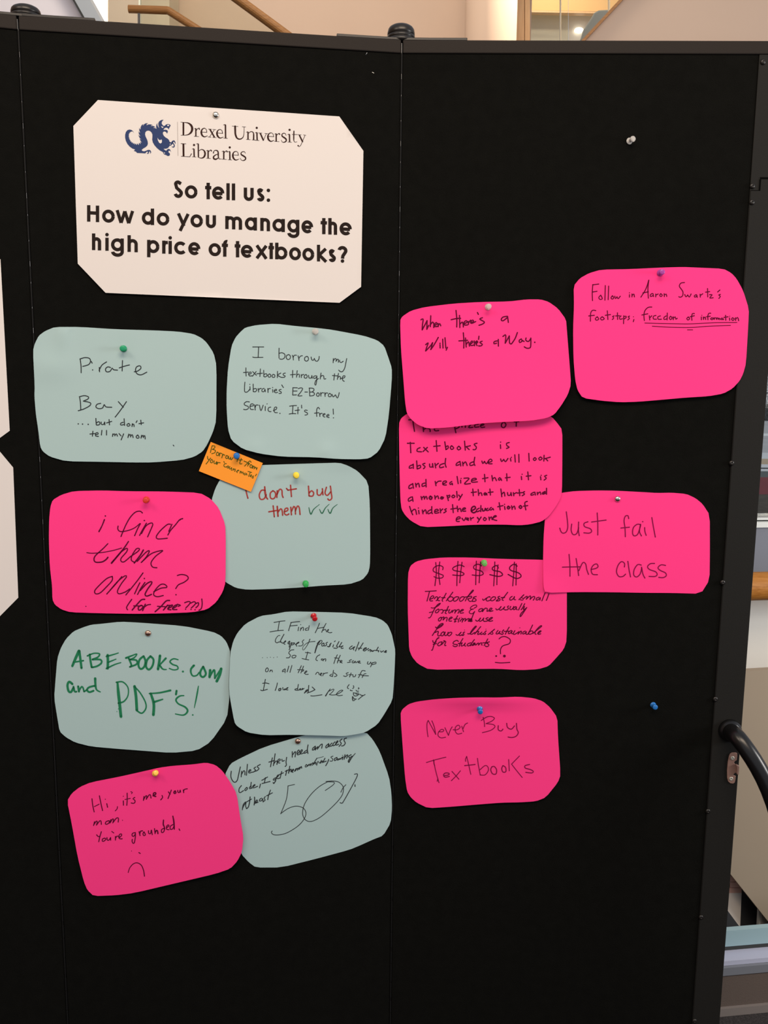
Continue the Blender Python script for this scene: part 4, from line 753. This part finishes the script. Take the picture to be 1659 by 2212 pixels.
# ---- K
CK0, CK = C(1230, 560, 1645), C(1255, 590, 1610)
nK = Note(PC, CK0, "275,90 530,85 800,72 980,67 1100,72 1330,82 1400,120 1445,170 1500,270 1550,430 1545,560 1525,900 1500,990 1470,1050 1410,1115 1330,1160 1200,1183 1000,1195 800,1213 600,1230 440,1235 280,1222 115,1198 70,1130 50,1040 35,850 32,600 40,400 37,230 90,165 170,120",
    lambda s, t: .0036 + .003 * t * t, M_pink, 'paper_note', 'pink note about freedom of information, purple pin, farthest right')
nK.ink(CK, """120,115 114,200 117,277/118,118 180,110/118,190 162,183/200,222 180,245 192,265 216,258 200,222/246,125 242,273/280,130 275,268/318,228 303,248 315,262 332,250 318,228/342,232 348,258 364,238/364,240 376,258 397,232
/490,217 490,242/w11 490,198/515,210 515,240/517,225 534,210 540,240/685,70 655,160 605,242/685,70 676,160 681,252/625,200 680,188/720,205 702,217 702,236 724,228/728,208 733,236/755,210 755,240/756,222 780,210/805,207 794,224 808,236 822,222 805,207/840,207 842,237/844,220 860,210 866,235
/1045,95 1010,100 993,130 1012,160 1030,190 1025,230 1003,243 988,238/1048,215 1060,240 1078,220/1078,220 1094,242 1112,210/1165,217 1145,227 1150,243 1170,232/1170,222 1174,245/1203,212 1205,242/1207,224 1230,208/1278,155 1280,240/1258,192 1300,186/1298,218 1325,218 1300,250 1335,248/1403,170 1380,190/1408,214 1390,220 1408,235 1392,255
/150,378 118,375 98,405 95,485/78,432 135,425/165,440 145,458 155,475 180,465 165,440/215,440 197,455 210,473 236,460 215,440/266,380 272,468/246,425 298,418/335,432 318,437 332,452 316,468/368,400 370,467/350,432 390,430/405,432 390,445 395,466 418,460/432,430 430,510/432,440 455,434 455,450 432,464/490,434 475,440 490,455 473,472/w10 530,440/535,468 528,490
/715,342 680,345 648,375 636,420 640,478/615,422 675,410/690,430 695,472/694,452 715,430/757,427 732,435 732,462 762,465/802,432 777,440 780,465 812,465/860,432 838,447 840,468 864,462/872,402 870,472/905,435 892,452 905,470 920,452 905,435/930,440 932,470/934,455 952,440 958,466 972,455
/1085,442 1068,457 1080,473 1098,460 1085,442/1145,408 1126,408 1118,435 1120,475/1103,440 1145,430/1215,442 1216,470/w10 1220,425/1235,442 1238,468/1239,455 1254,442 1260,468/1310,405 1292,405 1281,430 1282,470/1268,440 1305,435/1320,450 1308,462 1325,470 1334,456 1320,450/1342,450 1345,468/1345,458 1358,450/1368,452 1368,468/1369,458 1382,450 1386,468/1387,458 1400,455 1402,470/1425,452 1412,462 1425,470 1435,457 1438,470/1460,425 1462,475/1443,447 1485,440/1500,452 1502,475/w10 1502,435/1530,450 1520,465 1535,478 1548,462 1530,450/1560,450 1562,478/1564,462 1582,447 1592,480""", I_pnk, w=10.5)
nK.ink(CK, "w8 645,503 800,508 950,511 1110,512 1350,500 1575,498/w8 720,535 880,545 1110,548 1300,535 1510,528/w8 1075,572 1128,572", I_pnk, name='underlines')
# ---- L
CL0, CL = C(850, 890, 1265), C(860, 890, 1210)
nL = Note(PC, CL0, "115,15 300,-20 1250,-20 1370,45 1410,90 1458,155 1458,400 1455,690 1440,750 1400,820 1340,900 1280,945 1180,970 1090,978 950,972 700,973 500,985 250,995 150,940 100,890 70,840 60,760 55,600 50,350 47,100 65,55",
    lambda s, t: .0012 + .0045 * s * t * t, M_pink, 'paper_note', 'pink note on absurd prices and monopoly, its top hidden by the note above')
nL.ink(CL, """108,80 190,74/150,80 158,140 168,198/255,95 260,200/262,180 290,165 325,175 328,200/375,165 412,160 395,148 373,165 378,192 415,190/578,150 592,212/580,155 620,130 625,155 590,172/650,115 655,155/652,135 672,118/690,120 690,158/715,120 750,120 722,158 765,157/820,125 790,130 785,155 828,152/843,142 880,130 865,120 845,140 852,158 886,154/1085,100 1062,120 1060,150 1085,160 1105,130 1085,100/1240,62 1215,80 1210,145/1190,100 1235,98
/95,320 165,320/125,310 130,417/225,365 198,378 195,402 240,407/262,362 308,408/300,362 255,405/390,292 398,402/365,352 430,345/478,305 484,345 490,385/488,358 510,345 513,368 490,385/548,345 534,362 548,384 570,368 548,345/622,350 604,368 618,388 642,372 622,350/680,298 688,390/740,345 697,355/697,355 728,385/808,320 778,330 802,360 790,385 768,384
/1048,335 1050,373/w13 1050,308/1138,312 1110,322 1115,345 1138,360 1110,373/150,540 120,553 114,575 142,570/155,533 156,577/190,500 195,582/198,555 225,545 230,568 198,582/275,525 250,535 277,560 260,580/322,532 326,562 350,560 353,528/353,528 358,567/378,525 385,572/385,547 412,525/470,527 430,542 428,570 467,562/487,475 482,530 492,565
/630,508 600,525 595,548 626,538/633,505 642,552/660,512 665,550/668,532 690,510 707,548/770,510 736,525 740,548 772,540/785,463 777,520 787,547/858,502 868,528 885,505/885,505 903,530 925,500/925,517 962,502 950,482 928,495 925,527 962,530/1050,480 1060,507 1082,485/1082,485 1100,508 1125,475/1150,475 1155,502/w13 1160,464/1195,438 1200,512/1236,433 1238,514
/1338,423 1342,502/1400,467 1384,482 1398,497 1416,480 1400,467/1458,460 1440,475 1452,493 1476,475 1458,460/1495,443 1492,502/1494,480 1558,462/1512,477 1532,500/145,737 114,755 112,784 142,775/150,732 157,780/178,730 185,767/187,747 208,728 219,767/275,727 247,737 248,762 277,752/285,690 287,767
/380,710 388,754/388,732 410,710 440,707/460,737 497,717 485,705 461,715 460,744 494,747/550,712 529,725 535,743 554,730/554,730 557,745/604,660 615,733/640,697 642,727/w13 645,680/675,678 727,680 680,735 740,732/755,702 802,690 790,678 758,687 755,717 812,715
/885,638 890,714/865,682 920,672/960,650 968,704/968,687 990,670 1007,702/1040,672 1027,685 1035,700 1052,684/1050,678 1060,700/1112,632 1115,704/1098,674 1147,668/1262,660 1265,692/w13 1270,637/1328,613 1335,694/1312,657 1360,652/1458,662 1462,694/w13 1465,648/1522,648 1498,657 1518,677 1495,697
/135,870 107,888 108,914 140,900/146,868 153,914/235,865 243,897/243,882 265,862 270,892/272,882 288,862 298,892/w17 330,862 318,880 335,895 348,875 330,862/375,855 380,892/382,877 405,858 415,887/w16 445,870 435,882 450,890 465,875 445,870/500,853 515,907/505,862 530,850 527,870 510,880/565,850 549,865 565,878 583,862 565,850/600,813 605,874/620,850 636,868/657,843 622,902
/765,788 770,857/750,824 802,818/820,793 825,854/827,837 850,825 859,854/w16 892,827 880,838 890,850 905,834/905,834 910,850/940,788 945,850/924,824 972,818/1052,788 1062,867/1062,842 1085,820 1093,860/1120,825 1126,853 1148,850 1156,824/1156,826 1162,857/1180,825 1185,857/1187,838 1212,825/1240,793 1246,857/1220,830 1272,825/1295,815 1277,825 1296,840 1270,857
/1390,822 1362,837 1362,852 1390,845/1400,820 1406,850/1425,822 1428,847/1430,835 1455,818 1461,844/w16 1505,815 1480,828 1482,840 1510,830/1520,780 1520,842/118,966 135,1020 150,1052/140,1017 165,995 180,1005 189,1047/210,1007 215,1042/w13 208,983/248,1003 255,1042/257,1025 280,1000 291,1040/335,1000 305,1018 308,1042 337,1030/345,968 345,1030 352,1040/375,1020 412,1010 400,995 377,1005 378,1035 417,1030/430,990 435,1032/437,1012 457,992/495,990 475,1000 494,1015 468,1032
/558,948 565,1030/540,994 597,985/605,963 612,1020/614,1000 635,985 647,1020/658,1002 692,990 680,980 660,992 662,1014 692,1014/w16 752,1012 792,987 782,965 755,980 750,1015 775,1032 797,1020/830,985 805,1000 808,1022 834,1010/848,958 846,1020/w15 862,990 868,1014 888,1005 892,987/895,987 902,1007/920,985 905,997 912,1010 935,1000/955,977 938,990 950,1005 970,987/970,987 978,1002/1035,928 1045,1002/1020,970 1074,958/1090,967 1095,997/w13 1090,945/w16 1128,965 1118,980 1130,992 1145,977 1128,965/1162,960 1168,997/1170,982 1190,962 1199,994
/w15 1252,958 1238,972 1255,988 1268,970 1252,958/1323,915 1299,925 1300,960 1308,1002/1284,964 1327,958/598,1100 637,1087 625,1072 600,1085 598,1117 627,1120/655,1088 675,1112 694,1080/700,1100 724,1092 710,1084 700,1100 722,1108/740,1080 745,1107/747,1092 772,1080/w15 812,1080 830,1102/850,1075 815,1130/885,1080 872,1098 888,1112 905,1094 885,1080/930,1075 935,1107/937,1092 955,1072 963,1102/973,1082 1007,1068 995,1060 975,1075 975,1100 1010,1110""", I_pnk, w=12.5)
# ---- M
CM = C(1150, 1040, 1565)
nM = Note(PC, CM, "260,97 370,83 560,78 720,80 950,92 1080,100 1200,97 1330,108 1410,145 1470,195 1532,290 1533,600 1530,850 1455,970 1200,963 980,962 700,957 400,955 110,962 95,900 92,700 97,480 108,335 115,200 160,120",
    lambda s, t: .0009 + .002 * t * (1 - s) + .0022 * g2(s, .0, .12) * g2(t, 1, .12), M_pink, 'paper_note', 'pink note reading Just fail the class, silver tack')
nM.ink(CM, """293,262 303,340 305,400 290,438 262,446 245,428 237,403/340,368 335,420 352,458 383,450 400,400/400,350 398,420 405,468/480,348 447,362 452,390 500,408 512,432 490,446 445,443/560,272 565,360 565,462/512,350 637,333
/832,320 825,295 803,300 792,340 800,400 803,477/765,402 838,395/935,373 905,370 872,400 866,450 882,470 912,452 935,380/935,370 925,430 942,470/970,398 972,430 983,465/w12 953,347/1032,312 1045,390 1062,480
/317,630 324,720 325,818/260,740 330,738 410,737/378,665 390,740 400,812/402,770 435,702 460,712 470,760 485,802/508,760 550,750 568,735 555,712 525,725 508,760 520,800 562,805
/795,738 796,708 770,692 740,725 727,780 747,820 782,820 805,800/825,690 835,760 848,824/940,722 910,718 880,760 876,808 900,825 930,800 945,748/943,740 955,800 972,834/1055,708 1020,710 995,735 1012,760 1065,780 1078,805 1060,820 1008,820/1150,725 1112,720 1085,745 1105,768 1150,790 1156,815 1130,830 1092,828""", I_pnk2, w=9.5)
# ---- N
CN0, CN = C(850, 1190, 1265), C(910, 1265, 1200)
nN = Note(PC, CN0, "275,72 430,57 650,57 950,70 1290,77 1495,90 1497,300 1497,770 1470,850 1400,930 1340,995 1250,1022 1100,1030 900,1018 700,1020 310,1027 210,975 160,915 135,850 130,700 123,500 125,200 145,130 195,92",
    lambda s, t: .0006 + .0004 * t, M_pink, 'paper_note', 'pink note headed by five dollar signs, pale green pin')
nN.ink(CN0, """425,162 427,138 390,126 350,145 345,175 390,195 430,212 420,232 380,235 350,222/365,100 370,190 358,300/400,95 390,190 402,290/w9 610,135 570,122 515,145 520,167 580,180 610,198 585,213 512,208/557,90 550,190 547,300/592,98 580,190 572,275
/w9 760,130 730,115 695,130 700,157 760,175 775,200 740,213 680,208/716,88 712,190 710,292/752,95 745,190 740,275/w10 905,148 890,126 855,145 862,167 920,180 942,207 905,220 832,205/875,95 872,190 866,302/903,120 895,200 893,292/w10 1068,132 1040,115 1005,140 1012,167 1080,190 1102,220 1060,238 990,203/1045,97 1038,200 1030,302/w9 1060,112 1060,200 1058,295
/912,760 930,745 965,740 1007,765 1000,800 945,820 925,850 925,888/w16 887,908/w24 958,908/880,963 930,967 1005,963""", I_pnk, w=8.5, name='dollar_signs')
nN.ink(C(910, 1265, 1055), """100,143 230,138 370,128/203,150 172,270 143,380/215,338 290,308 312,270 280,250 235,285 208,340 225,378 280,375/325,325 370,275 405,288 400,340 425,372 455,370/470,275 430,300 400,350 368,372/615,188 560,290 515,355 530,385/500,298 590,298/780,162 700,270 620,375/650,320 720,275 780,290 790,335 745,380 690,385 660,350
/870,275 820,300 795,350 815,385 870,370 920,310 925,280 870,275/1020,272 970,300 945,350 965,388 1020,365 1065,305 1060,280 1020,272/1090,378 1150,270 1270,150 1290,110 1265,120 1200,200 1140,290/1085,282 1180,270 1240,262 1240,300 1150,330/1150,330 1190,385 1225,388/1360,268 1295,285 1300,310 1350,335 1350,375 1300,390 1250,385/1250,385 1300,300
/w30~24~22 470,440 420,460 350,540 290,650 240,760 200,798 180,792/w22 245,545 290,555 340,540 430,490 465,450/w22 200,665 290,645/420,580 360,620 350,660 385,672 430,640 440,590 420,580/470,600 520,590 540,620 530,670 500,680/545,620 590,605/672,512 620,620 590,675 620,692/590,610 660,605/705,590 675,650 700,680 740,650 765,610/765,660 800,610 850,600 840,640 830,680/845,650 890,600 935,590 935,630 910,682/960,640 1020,620 1045,595 1010,590 960,640 970,680 1045,670
/w22 1310,555 1370,520 1360,480 1290,490 1220,540 1225,580 1300,578 1230,595 1185,650 1210,690 1270,690 1320,640/1320,640 1290,700 1235,850/1500,565 1430,590 1425,640 1470,640 1520,590/1525,572 1520,640
/490,780 430,820 430,870 465,870 505,815 490,780/500,800 560,772 560,795 540,850/545,845 600,790 640,790 625,878/680,840 760,800 760,778 720,785 685,830 690,875 750,875/900,745 840,850 820,905 860,880/805,830 900,825/950,800 920,860 915,900/w20 990,785/960,880 1010,815 1035,820 1010,902/1020,870 1070,815 1100,820 1080,880/1085,870 1150,820 1190,815 1160,870 1178,885/w40 1200,872 1250,835 1225,822 1200,860 1215,880 1250,875
/1345,850 1380,880 1440,840 1465,800/1465,800 1430,850 1450,885 1510,850 1545,800/1545,800 1530,860 1562,885""", I_pnk, w=25)
nN.ink(C(1040, 1265, 1200), """30,300 45,330 110,280/190,262 185,245 130,270 105,320 135,345 200,325/265,250 215,290 215,335 260,335 315,290 310,255 265,250/412,240 375,250 372,270 415,300 405,335 335,345/335,335 395,290/588,150 520,240 460,310 490,330/440,268 520,265/690,240 645,270 635,315 665,325 715,290 738,250/740,245 730,308 765,315/840,315 890,265 950,205/w20 945,212 895,265 940,290 920,325 870,315
/950,285 1010,240 1030,250 1005,305/1020,290 1080,235 1105,240 1090,310/1095,300 1160,245 1195,250 1180,300 1160,325/1290,260 1235,280 1225,315 1260,320 1320,275/1320,270 1310,325/1425,165 1390,250 1355,340/1510,185 1480,270 1455,330
/20,580 85,505/85,505 130,512 125,570/125,575 200,552 240,512 205,505 170,550 190,578 258,562/325,515 345,545 410,510 440,470/440,470 400,530 430,550 480,520 520,475/520,475 500,530 545,545/612,455 580,475 605,510 585,540 545,540/655,465 635,520 665,540 710,500 725,465/770,470 720,500 715,535 755,530 785,485/785,480 780,520 800,540/905,400 860,490 830,545/970,405 920,500 890,540/965,470 940,520 950,535 1000,510/1015,490 950,590 880,690 865,680 890,620 960,550
/150,715 95,740 140,765 120,797 70,800/150,790 220,745 250,715 215,715 165,760 180,800 252,785""", I_pnk, w=23)
nN.ink(C(920, 1340, 1065), """160,375 230,270 330,150 425,95 410,75 350,100 270,190/240,165 268,196 300,195 380,150 428,100/230,300 290,270 310,285 292,350 310,388 358,370/430,285 380,320 375,370 410,385 450,340 450,290 430,285/480,290 460,350 485,380 530,350 550,295/550,295 540,360 580,385 630,340 640,300 600,295 560,320/745,350 790,370 870,295/870,295 825,350 840,380 905,350/958,290 915,310 942,340 925,372 895,370/w20 955,240
/1035,330 1090,330 1180,230 1250,148 1220,150 1150,230 1105,300 1102,340 1150,340 1200,300/1355,155 1285,240 1205,340/1215,310 1290,270 1308,285 1275,340 1300,350 1350,320/1385,290 1345,330 1370,350 1430,320/1492,262 1450,300 1480,325 1460,350 1430,345/w20 1485,220
/w34~26~24 320,430 280,455 230,540 190,640 160,735 140,735/170,500 180,540 215,555 255,530/180,590 265,575/400,530 330,545 290,600 315,630 365,610 400,545/440,505 470,508 425,560 390,600/462,510 492,530 465,600 472,625 495,620
/800,520 770,495 700,520 670,565 700,590 770,597 775,630 720,652 670,625/915,450 850,560 825,640/800,575 900,558/890,565 870,620 890,635 950,600 975,560/965,575 952,622 985,635/1110,555 1040,580 1020,620 1060,632 1110,600/1200,475 1130,570 1105,630/w46 1150,612 1195,595 1212,572 1185,570/w26 1230,612 1290,562 1312,575 1300,605/1300,612 1350,560 1385,560 1375,600 1392,612/1530,460 1470,570 1440,622/1410,555 1530,552/1570,530 1495,562 1550,590 1550,630 1500,652 1470,632""", I_pnk, w=25)
nN.ink(C(1040, 1340, 1185), """170,350 240,290 325,220/w22 322,225 260,282 287,312 270,345 220,332/410,250 365,310 370,335 410,330 460,270/455,280 440,330 485,330/552,235 505,290 540,312 520,350 480,335/685,170 620,280 592,342/560,272 680,268/740,250 680,280 665,325 700,325 760,272/760,262 740,320 772,332/828,255 790,320 800,350 850,332 892,300/w22 950,185/922,275 905,342/920,320 975,265 990,282 975,338/1085,265 1030,290 1020,335 1060,330 1110,285/1110,280 1100,340 1132,345/1265,115 1200,250 1150,342/1170,292 1240,260 1275,282 1260,320 1200,345 1162,328/1275,322 1350,260 1480,155 1485,132 1440,150 1340,262 1325,330 1352,345/1400,322 1462,282 1475,257 1430,270 1390,320 1410,346 1466,332""", I_pnk, w=25)
# ---- O
CO = C(850, 1490, 1265)
nO = Note(PC, CO, "200,103 360,82 550,70 740,66 900,68 1080,60 1210,73 1290,100 1350,150 1415,240 1420,400 1443,735 1420,800 1315,930 1230,963 1100,972 930,975 700,993 500,1010 300,1023 200,975 150,930 118,880 100,760 80,500 60,210 75,170 130,125",
    lambda s, t: .0014 + .0065 * g2(t, .02, .075) * g2(s, .5, .28) + .003 * t * t - .001 * g2(t, .11, .04) * g2(s, .5, .2), M_pink, 'paper_note', 'pink note reading Never Buy Textbooks, lowest on the right panel, blue pin')
nO.ink(CO, """298,405 290,340 290,290 300,265/300,265 330,320 365,385/365,385 352,320 332,268/390,362 425,362 435,348 415,342 390,365 385,395 410,415 450,410/445,328 460,362 475,393/475,393 490,350 507,320/515,345 550,345 575,325 560,305 535,325 535,360 555,382 590,375/590,315 605,362/602,335 618,300 640,287
/775,238 785,285 787,318/758,265 800,238 840,230 872,245 850,270 800,292/800,292 860,300 876,320 840,350 768,370/w9 905,310 905,345 930,356 945,340/w9 978,290 985,325 1018,340 1045,312/w9 1062,290 1066,340 1078,370 1060,400 1025,412 990,408
/285,628 360,605 452,582/345,605 360,680 375,740 393,802/350,612 350,640 356,655/382,770 378,790/w9 435,742 475,735 480,722 450,718 432,735 445,755 482,748/505,705 535,738 565,772/578,700 540,745 500,785/632,575 650,650 668,730/632,577 622,600 624,618/w9 615,655 705,645
/725,592 735,660 750,737/748,690 790,655 815,665 818,700 790,735 748,735/w9 850,665 840,690 855,725 885,727 890,690 870,662 850,665/w9 945,655 935,680 945,710 970,707 968,670 945,655/995,602 1000,700/1088,572 1020,642/1020,642 1065,700 1112,757/w9 1175,645 1137,655 1137,675 1185,690 1208,705 1195,718 1143,713""", I_pnk2, w=7.5)

# ------------------------------------------------------------------ pins
def plastic(name, col, tr=0.0): return mat(name, col, rough=0.22, spec=0.5, trans=tr, ior=1.45 if tr < .5 else 1.2)
P_CLR = plastic('clear_pin_plastic', (0.90, 0.87, 0.84), 0.6); P_GRN = plastic('green_pin_plastic', (0.015, 0.36, 0.16), 0.15)
P_GR2 = plastic('bright_green_pin_plastic', (0.05, 0.55, 0.12), 0.3); P_YEL = plastic('yellow_pin_plastic', (0.95, 0.72, 0.06))
P_AMB = plastic('amber_pin_plastic', (0.95, 0.55, 0.08)); P_BLU = plastic('blue_pin_plastic', (0.02, 0.16, 0.50))
P_RED = plastic('red_pin_plastic', (0.50, 0.010, 0.018)); P_ORG = plastic('orange_red_pin_plastic', (0.85, 0.06, 0.03), 0.3)
P_PUR = plastic('purple_pin_plastic', (0.50, 0.08, 0.48), 0.3); P_LGR = plastic('pale_green_pin_plastic', (0.22, 0.62, 0.16), 0.3)
P_STL = mat('nickel_tack', (0.75, 0.70, 0.60), rough=0.16, metal=1.0); P_COP = mat('copper_tone_tack', (0.62, 0.36, 0.27), rough=0.22, metal=1.0)
P_NDL = mat('pin_needle', (0.6, 0.6, 0.6), rough=0.25, metal=1.0)
def pin(pl, x, y, h, m, label, tilt=(0, 0)):
    base = pl.hit(x, y, 0.006 + h); base = base - pl.n * 0.006
    ax = (pl.n + pl.u * tilt[0] + Vector((0, 0, 1)) * tilt[1]).normalized()
    o = MB().lathe(base, ax, [(0.0008, 0.0004), (0.0047, 0.0006), (0.0051, 0.0012), (0.0047, 0.0020), (0.0030, 0.0027), (0.0025, 0.0050), (0.0026, 0.0078), (0.0037, 0.0100), (0.0043, 0.0108), (0.0045, 0.0118), (0.0042, 0.0128), (0.0032, 0.0133), (0.0004, 0.0134)], 28).build('push_pin', m, smooth=True, label=label, cat='push pin')
    MB().lathe(base - ax * 0.009, ax, [(0.0001, 0), (0.0005, 0.002), (0.0005, 0.0094)], 8).build('needle', P_NDL, o)
def tack(pl, x, y, h, m, label):
    base = pl.hit(x, y, 0.002 + h) - pl.n * 0.002
    o = MB().lathe(base, pl.n, [(0.0044, 0.0), (0.0050, 0.0004), (0.0050, 0.0009), (0.0046, 0.0019), (0.0037, 0.0029), (0.0024, 0.0036), (0.0010, 0.0039), (0.0001, 0.00395)], 36).build('thumbtack', m, smooth=True, label=label, cat='thumbtack')
    MB().lathe(base - pl.n * 0.008, pl.n, [(0.0001, 0), (0.0005, 0.002), (0.0005, 0.0080)], 8).build('needle', P_NDL, o)
tack(PB, 466, 248, sign.h(466, 248), P_STL, 'silver thumbtack at the top of the large white poster')
tack(PB, 319.5, 1368.5, nF.h(319, 1368), P_COP, 'shiny brown-silver thumbtack above the green marker writing')
tack(PB, 643.5, 1602, nI.h(643, 1602), P_COP, 'copper thumbtack on the tilted blue 50% note')
tack(PC, 1334.5, 1078, nM.h(1334, 1078), P_STL, 'silver thumbtack on the pink Just fail the class note')
pin(PB, 266, 753, nA.h(266, 753), P_GRN, 'dark green push pin on the upper left pale blue note')
pin(PB, 681.5, 716, nB.h(681, 716), P_CLR, 'clear push pin at the top edge of a pale blue note')
pin(PB, 511, 985, nD.h(511, 985), P_BLU, 'blue push pin through the small orange slip')
pin(PB, 640, 1027, nC.h(640, 1027), P_YEL, 'pale yellow push pin above the red writing')
pin(PB, 660.5, 1261.5, nC.h(660, 1262), P_GR2, 'bright green push pin at the bottom edge of the blue note')
pin(PB, 315.5, 1080, nE.h(315, 1080), P_ORG, 'orange-red push pin on the pink i find them online note')
pin(PB, 677.5, 1331.5, nG.h(677, 1332), P_RED, 'solid red push pin on a pale blue note', (0.15, -0.25))
pin(PB, 334, 1674, nH.h(334, 1674), P_AMB, 'amber yellow push pin on the lowest pink note, left panel', (0.25, 0.55))
pin(PC, 1055, 662.5, nJ.h(1055, 663), P_CLR, 'clear push pin on the pink will and way note')
pin(PC, 1428, 588.5, nK.h(1428, 589), P_PUR, 'purple push pin on the farthest right pink note')
pin(PC, 1046, 1216.5, nN.h(1046, 1217), P_LGR, 'pale green push pin beside the middle dollar sign')
pin(PC, 1037, 1533, nO.h(1037, 1533), P_BLU, 'blue push pin above the words Never Buy', (0.0, -0.15))
pin(PC, 1361, 303, 0.0, P_CLR, 'clear push pin alone in the bare fabric, upper right', (0.25, 0.05))
pin(PC, 1412.5, 1525, 0.0, P_BLU, 'blue push pin alone in the bare fabric, lower right', (0.05, 0.0))
for x, y, dx, dy_, lb in ((790, 118, 3, -4, 'tiny metal staple near the top of the board, nearest the rail'), (804, 156, 4, 2, 'tiny metal staple just below the other one, top of the board')):
    a, b = PB.hit(x, y, 0.0006), PB.hit(x + dx, y + dy_, 0.0006)
    MB().tube([a - PB.n * .003, a, b, b - PB.n * .003], 0.00022, 6).build('staple', P_NDL, label=lb, cat='staple')
